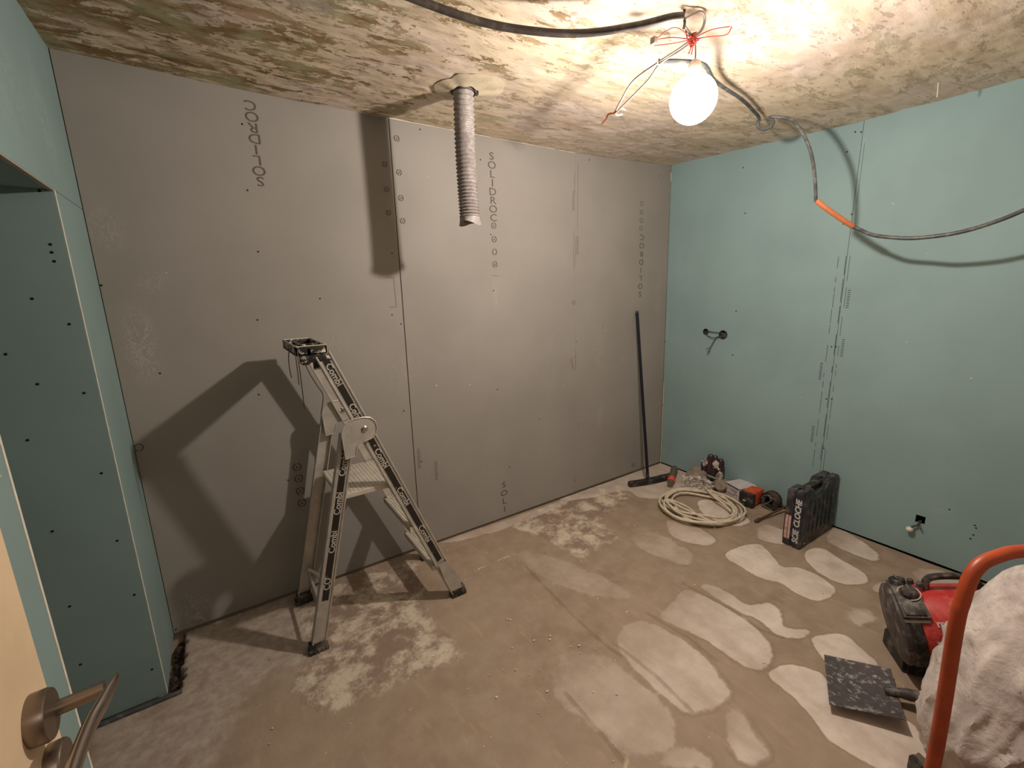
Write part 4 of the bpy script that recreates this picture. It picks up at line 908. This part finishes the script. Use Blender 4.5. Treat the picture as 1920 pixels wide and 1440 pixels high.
# control panel saddles the top near the cap, facing the camera side
sgn = 1 if (mV.to_3x3() @ Vector((1, 0, 0))).dot(CAM-O) > 0 else -1
mb = MB(); n = 9; a0, a1 = math.radians(43), math.radians(112)
for zc0, zc1 in ((.0, .09),):
    ring = []
    for k in range(n+1):
        t = a0+(a1-a0)*k/n; ring.append([mV @ Vector((sgn*r*math.cos(t), r*math.sin(t), z_)) for r, z_ in ((.149, zc0), (.168, zc0+.004), (.168, zc1-.02*(k/n)), (.149, zc1-.02*(k/n)))])
    vr = [[mb.bm.verts.new(p) for p in q] for q in ring]
    for p, q in zip(vr, vr[1:]):
        for j in range(4): mb.bm.faces.new([p[j], p[(j+1) % 4], q[(j+1) % 4], q[j]])
    mb.bm.faces.new(vr[0]); mb.bm.faces.new(vr[-1][::-1])
mb.build('control_panel', M['dark_plastic'], vc)
def onrim(t, z_, r=.168):
    p = mV @ Vector((sgn*r*math.cos(t), r*math.sin(t), z_)); nrm = (mV.to_3x3() @ Vector((sgn*math.cos(t), math.sin(t), 0))).normalized(); return p, nrm
for t, z_ in ((math.radians(76), .052), (math.radians(100), .035)):
    p, nrm = onrim(t, z_); tx = axd.cross(nrm).normalized(); m = frame(p, axd, nrm.cross(axd), nrm)
    MB().lathe([(.027, 0), (.025, .014), (.02, .018)], m, 20).build('dial', M['black_plastic'], vc)
    MB().box((-.003, -.022, .016), (.003, .022, .024), m, bevel=.001).build('dial_grip', M['dark_plastic'], vc)
    if t < 1.6:
        MB().tube([m @ Vector((.033*math.cos(a), .033*math.sin(a), .002)) for a in [PI*(-.55)+1.5*PI*k/20 for k in range(21)]], .0022, 5).build('dial_ring', M['white_print'], vc)
for k in range(3):
    p, nrm = onrim(math.radians(105-8*k), .055+.022*k); m = frame(p, axd, nrm.cross(axd), nrm)
    MB().lathe([(.011, 0), (.010, .016), (.006, .019)], m, 12).build('valve_knob', M['dark_plastic'], vc)
p, nrm = onrim(math.radians(53), .045, .1685); m = frame(p, axd, nrm.cross(axd), nrm)
MB().box((-.030, -.02, -.004), (.030, .02, .003), m, bevel=.002).build('display_window', M['black_plastic'], vc)
p, nrm = onrim(math.radians(39), .055, .154); m = frame(p, axd, nrm.cross(axd), nrm)
MB().box((-.048, -.006, -.004), (.026, .006, .004), m, bevel=.001).build('trim_bar', M['tool_grey'], vc)
# carrying handle along the top
def hp(z_, h_, s_=0): return mV @ Vector((sgn*s_, .150+h_, z_))
MB().tube(crom([hp(.12, .004, -.01), hp(.125, .035, -.01), hp(.15, .052, -.01), hp(.21, .055, -.01), hp(.26, .045, -.01), hp(.29, .01, -.01), hp(.295, -.03, -.01)], 6), .012, 10).build('handle', M['black_plastic'], vc)
# dark lower skirt and base
mb = MB(); ring = []
for k in range(10):
    t = math.radians(-62-70*k/9); ring.append([mb.bm.verts.new(mV @ Vector((sgn*r*math.cos(t), r*math.sin(t), z_))) for r, z_ in ((.151, .04), (.162, .045), (.162, .2), (.151, .21))])
for p, q in zip(ring, ring[1:]):
    for j in range(4): mb.bm.faces.new([p[j], p[(j+1) % 4], q[(j+1) % 4], q[j]])
mb.build('lower_skirt', M['black_plastic'], vc)
mb = MB(); fx = Vector((.62, -.75, 0)).normalized(); fy = Vector((.75, .62, 0)).normalized(); mB_ = frame((-.90, -1.915, 0), fx, fy, (0, 0, 1))
mb.prism([(-.06, -.085), (.11, -.085), (.12, .09), (-.06, .09)], mB_, 0, .085, .012); mb.build('base', M['black_plastic'], vc)
p, nrm = onrim(math.radians(36), .122, .1515); m = frame(p, axd, nrm.cross(axd), nrm)
text('ma', 'raised_letters', m, .034, M['white_print'], vc, .001, bold=.001)
p, nrm = onrim(math.radians(-22), .15, .152); m = frame(p, axd, nrm.cross(axd), nrm)
MB().box((-.018, -.008, -.002), (.018, .012, .008), m, bevel=.002).build('catch', M['sticker_cream'], vc)
for t, z_ in ((10, .09), (3, .16)):
    p, nrm = onrim(math.radians(t), z_, .1512); MB().lathe([(.005, 0), (.004, .002)], frame(p, axd, nrm.cross(axd), nrm), 10).build('screw', M['white_print'], vc)

# ------------------------------------------------------------------ shovel
sh_ = thing('square_shovel', 'dark square steel shovel blade lying on the patchy floor', 'shovel', (-1.19, -1.86, 0))
A, B_, C_, D_ = Vector((-1.144, -1.71, .006)), Vector((-1.058, -1.898, .03)), Vector((-1.285, -2.007, .045)), Vector((-1.406, -1.829, .036))
mb = MB(); n = 10; g0 = []
for i in range(n+1):
    row = []
    for j in range(n+1):
        s_, t = i/n, j/n; p = (A*(1-s_)*(1-t)+B_*s_*(1-t)+C_*s_*t+D_*(1-s_)*t)
        p = p+Vector((0, 0, -.012*math.sin(PI*s_)*math.sin(PI*t)+.010*(abs(2*t-1)**3)*s_))
        row.append((mb.bm.verts.new(p), mb.bm.verts.new(p-Vector((0, 0, .0028)))))
    g0.append(row)
for i in range(n):
    for j in range(n):
        mb.bm.faces.new([g0[i][j][0], g0[i+1][j][0], g0[i+1][j+1][0], g0[i][j+1][0]]); mb.bm.faces.new([g0[i][j+1][1], g0[i+1][j+1][1], g0[i+1][j][1], g0[i][j][1]])
for k in range(n):
    for a, b_ in (((0, k), (0, k+1)), ((n, k+1), (n, k)), ((k+1, 0), (k, 0)), ((k, n), (k+1, n))):
        mb.bm.faces.new([g0[a[0]][a[1]][0], g0[b_[0]][b_[1]][0], g0[b_[0]][b_[1]][1], g0[a[0]][a[1]][1]])
mb.build('blade', M['shovel'], sh_, 50)
S0 = (B_+C_)/2; sd = Vector((.55, -.8, 0)).normalized()
MB().tube([S0-sd*.04+Vector((0, 0, .008)), S0+sd*.03+Vector((0, 0, .012)), S0+sd*.1+Vector((0, 0, .02))], [.010, .020, .018], 12).build('socket', M['dark_plastic'], sh_)
MB().tube([S0+sd*.08+Vector((0, 0, .02)), S0+sd*.28+Vector((0, 0, .03))], .015, 12).build('shaft', M['rust_rod'], sh_)

# ------------------------------------------------------------------ sack truck and rubble sacks
st = thing('sack_truck', 'orange tubular hand truck frame in the right foreground', 'hand truck', (-1.65, -2.24, 0))
rr_ = Vector((.80, -.56, 0)).normalized()
T0 = Vector((-1.797, -2.150, .03)); mb = MB()
pts = [T0, T0+Vector((.006, 0, .4)), Vector((-1.788, -2.140, .75)), Vector((-1.780, -2.140, .82)), Vector((-1.762, -2.142, .868)), Vector((-1.738, -2.15, .896)), Vector((-1.70, -2.168, .910)), Vector((-1.664, -2.19, .918)), Vector((-1.60, -2.235, .918)), Vector((-1.555, -2.265, .90)), Vector((-1.535, -2.28, .86)), Vector((-1.535, -2.285, .75)), Vector((-1.54, -2.29, .03))]
mb.tube(crom(pts, 8), .0135, 14); mb.build('tube_frame', M['orange_steel'], st)
MB().tube([(-1.797, -2.144, .30), (-1.54, -2.288, .30)], .010, 10).build('cross_tube', M['orange_steel'], st)
mb = MB(); mT = frame((-1.803, -2.146, 0), (.87, -.49, 0), (.49, .87, 0), (0, 0, 1)); mb.box((-.03, 0, .004), (.31, .10, .010), mT, bevel=.001); mb.build('toe_plate', M['orange_steel'], st, 0)
for q in (-.05, .36):
    mW = mT @ Matrix.Translation((q, -.03, .085)) @ Matrix.Rotation(PI/2, 4, 'Y')
    w_ = MB().lathe([(.03, -.02), (.06, -.022), (.083, -.018), (.085, 0), (.083, .018), (.06, .022), (.03, .02)], mW, 28, False).build('wheel', M['rubber'], st)
    MB().lathe([(.035, -.016), (.035, .016)], mW, 16).build('wheel_hub', M['aluminium'], w_)
MB().tube([mT @ Vector((-.05, -.03, .085)), mT @ Vector((.36, -.03, .085))], .008, 8).build('axle', M['dark_plastic'], st)

def sack_mat():
    b = NB('dusty_white_woven_sack'); co = b.coord(world=False)
    c = b.mix(b.ramp(b.noise(co, 7, 8, .7), .35, .65), srgb(176, 164, 160), srgb(218, 207, 202))
    c = b.mix(b.math('MULTIPLY', b.ramp(b.noise(co, 55, 6, .75), .54, .68), b.ramp(b.noise(co, 5, 4, .6), .4, .62)), c, srgb(128, 118, 118))
    w1 = b.noise(b.coord(scale=(1, 1, 1), world=False), 14, 5, .6, .6); fold = b.noise(b.coord(scale=(1.3, 1.3, 2), rot=(.6, .9, .3), world=False), 3.2, 5, .6, .8)
    b.bump(b.math('ADD', b.math('MULTIPLY', w1, .5), b.math('MULTIPLY', fold, .7)), .45, .03); return b.fin(c, .6, 0, .4)
SACK = sack_mat()
def sack(c, s, seed, fold, H0=0.0):
    """slumped sack: rounded box with diagonal folds"""
    mb = MB(); r = bmesh.ops.create_icosphere(mb.bm, subdivisions=6, radius=1); nf = Vector((.55, -.25, .8)).normalized()
    for v in r['verts']:
        q = v.co.copy(); e = 2.6
        m_ = (abs(q.x)**e+abs(q.y)**e+abs(q.z)**e)**(1/e); q2 = q/m_
        f_ = q.dot(nf); wob = noise.fractal(q*1.3+Vector((seed, 1, 2)), 1, 2, 3)
        g_ = q.dot(Vector((-.3, .75, .6)).normalized())
        k = 1+.05*wob+fold*.05*(1-abs(math.sin(6.5*f_+4.2*wob+1.8*noise.noise(q*1.1+Vector((seed, 0, 9))))))**2+fold*.022*(1-abs(math.sin(13*g_+5*wob+2*noise.noise(q*2.3))))**2+.014*noise.noise(q*9+Vector((seed, 2, 2)))
        if q2.z > 0: k *= 1-.22*q2.z**2*(1 if abs(q2.x)+abs(q2.y) > 0 else 1)
        p = Vector((q2.x*s[0]*k, q2.y*s[1]*k, q2.z*s[2]*(1+.07*wob)))
        v.co = Vector(c)+p
        if v.co.z < H0: v.co.z = H0
    return mb
o = sack((-1.293, -2.225, .362), (.192, .19, .362), 14, 1.6, .012)
for v in o.bm.verts:      # the full sack leans over towards the right and slumps
    z = v.co.z; k = max(0, z-.22)
    v.co.x += .30*k*1.0; v.co.y += -.10*k; v.co.z = z-.10*max(0, -(v.co.x+1.2))*k
single(o, 'rubble_sack', SACK, 'bulging dusty white rubble sack behind the orange hand truck', 'sack', smooth=70)
gb = thing('tool_block', 'small grey block with black edge on floor, left of rubble sacks', 'tool', (-1.40, -2.045, 0))
mK = frame((-1.435, -2.085, .002), Vector((.9, -.4, 0)).normalized(), Vector((.4, .9, 0)).normalized(), (0, 0, 1))
MB().prism([(0, 0), (.012, 0), (.020, .04), (0, .04)], mK, 0, .05, .002).build('black_edge', M['black_plastic'], gb)
MB().prism([(.012, .0), (.045, .008), (.045, .045), (.020, .04)], mK, 0, .045, .002).build('grey_body', M['tool_grey'], gb)
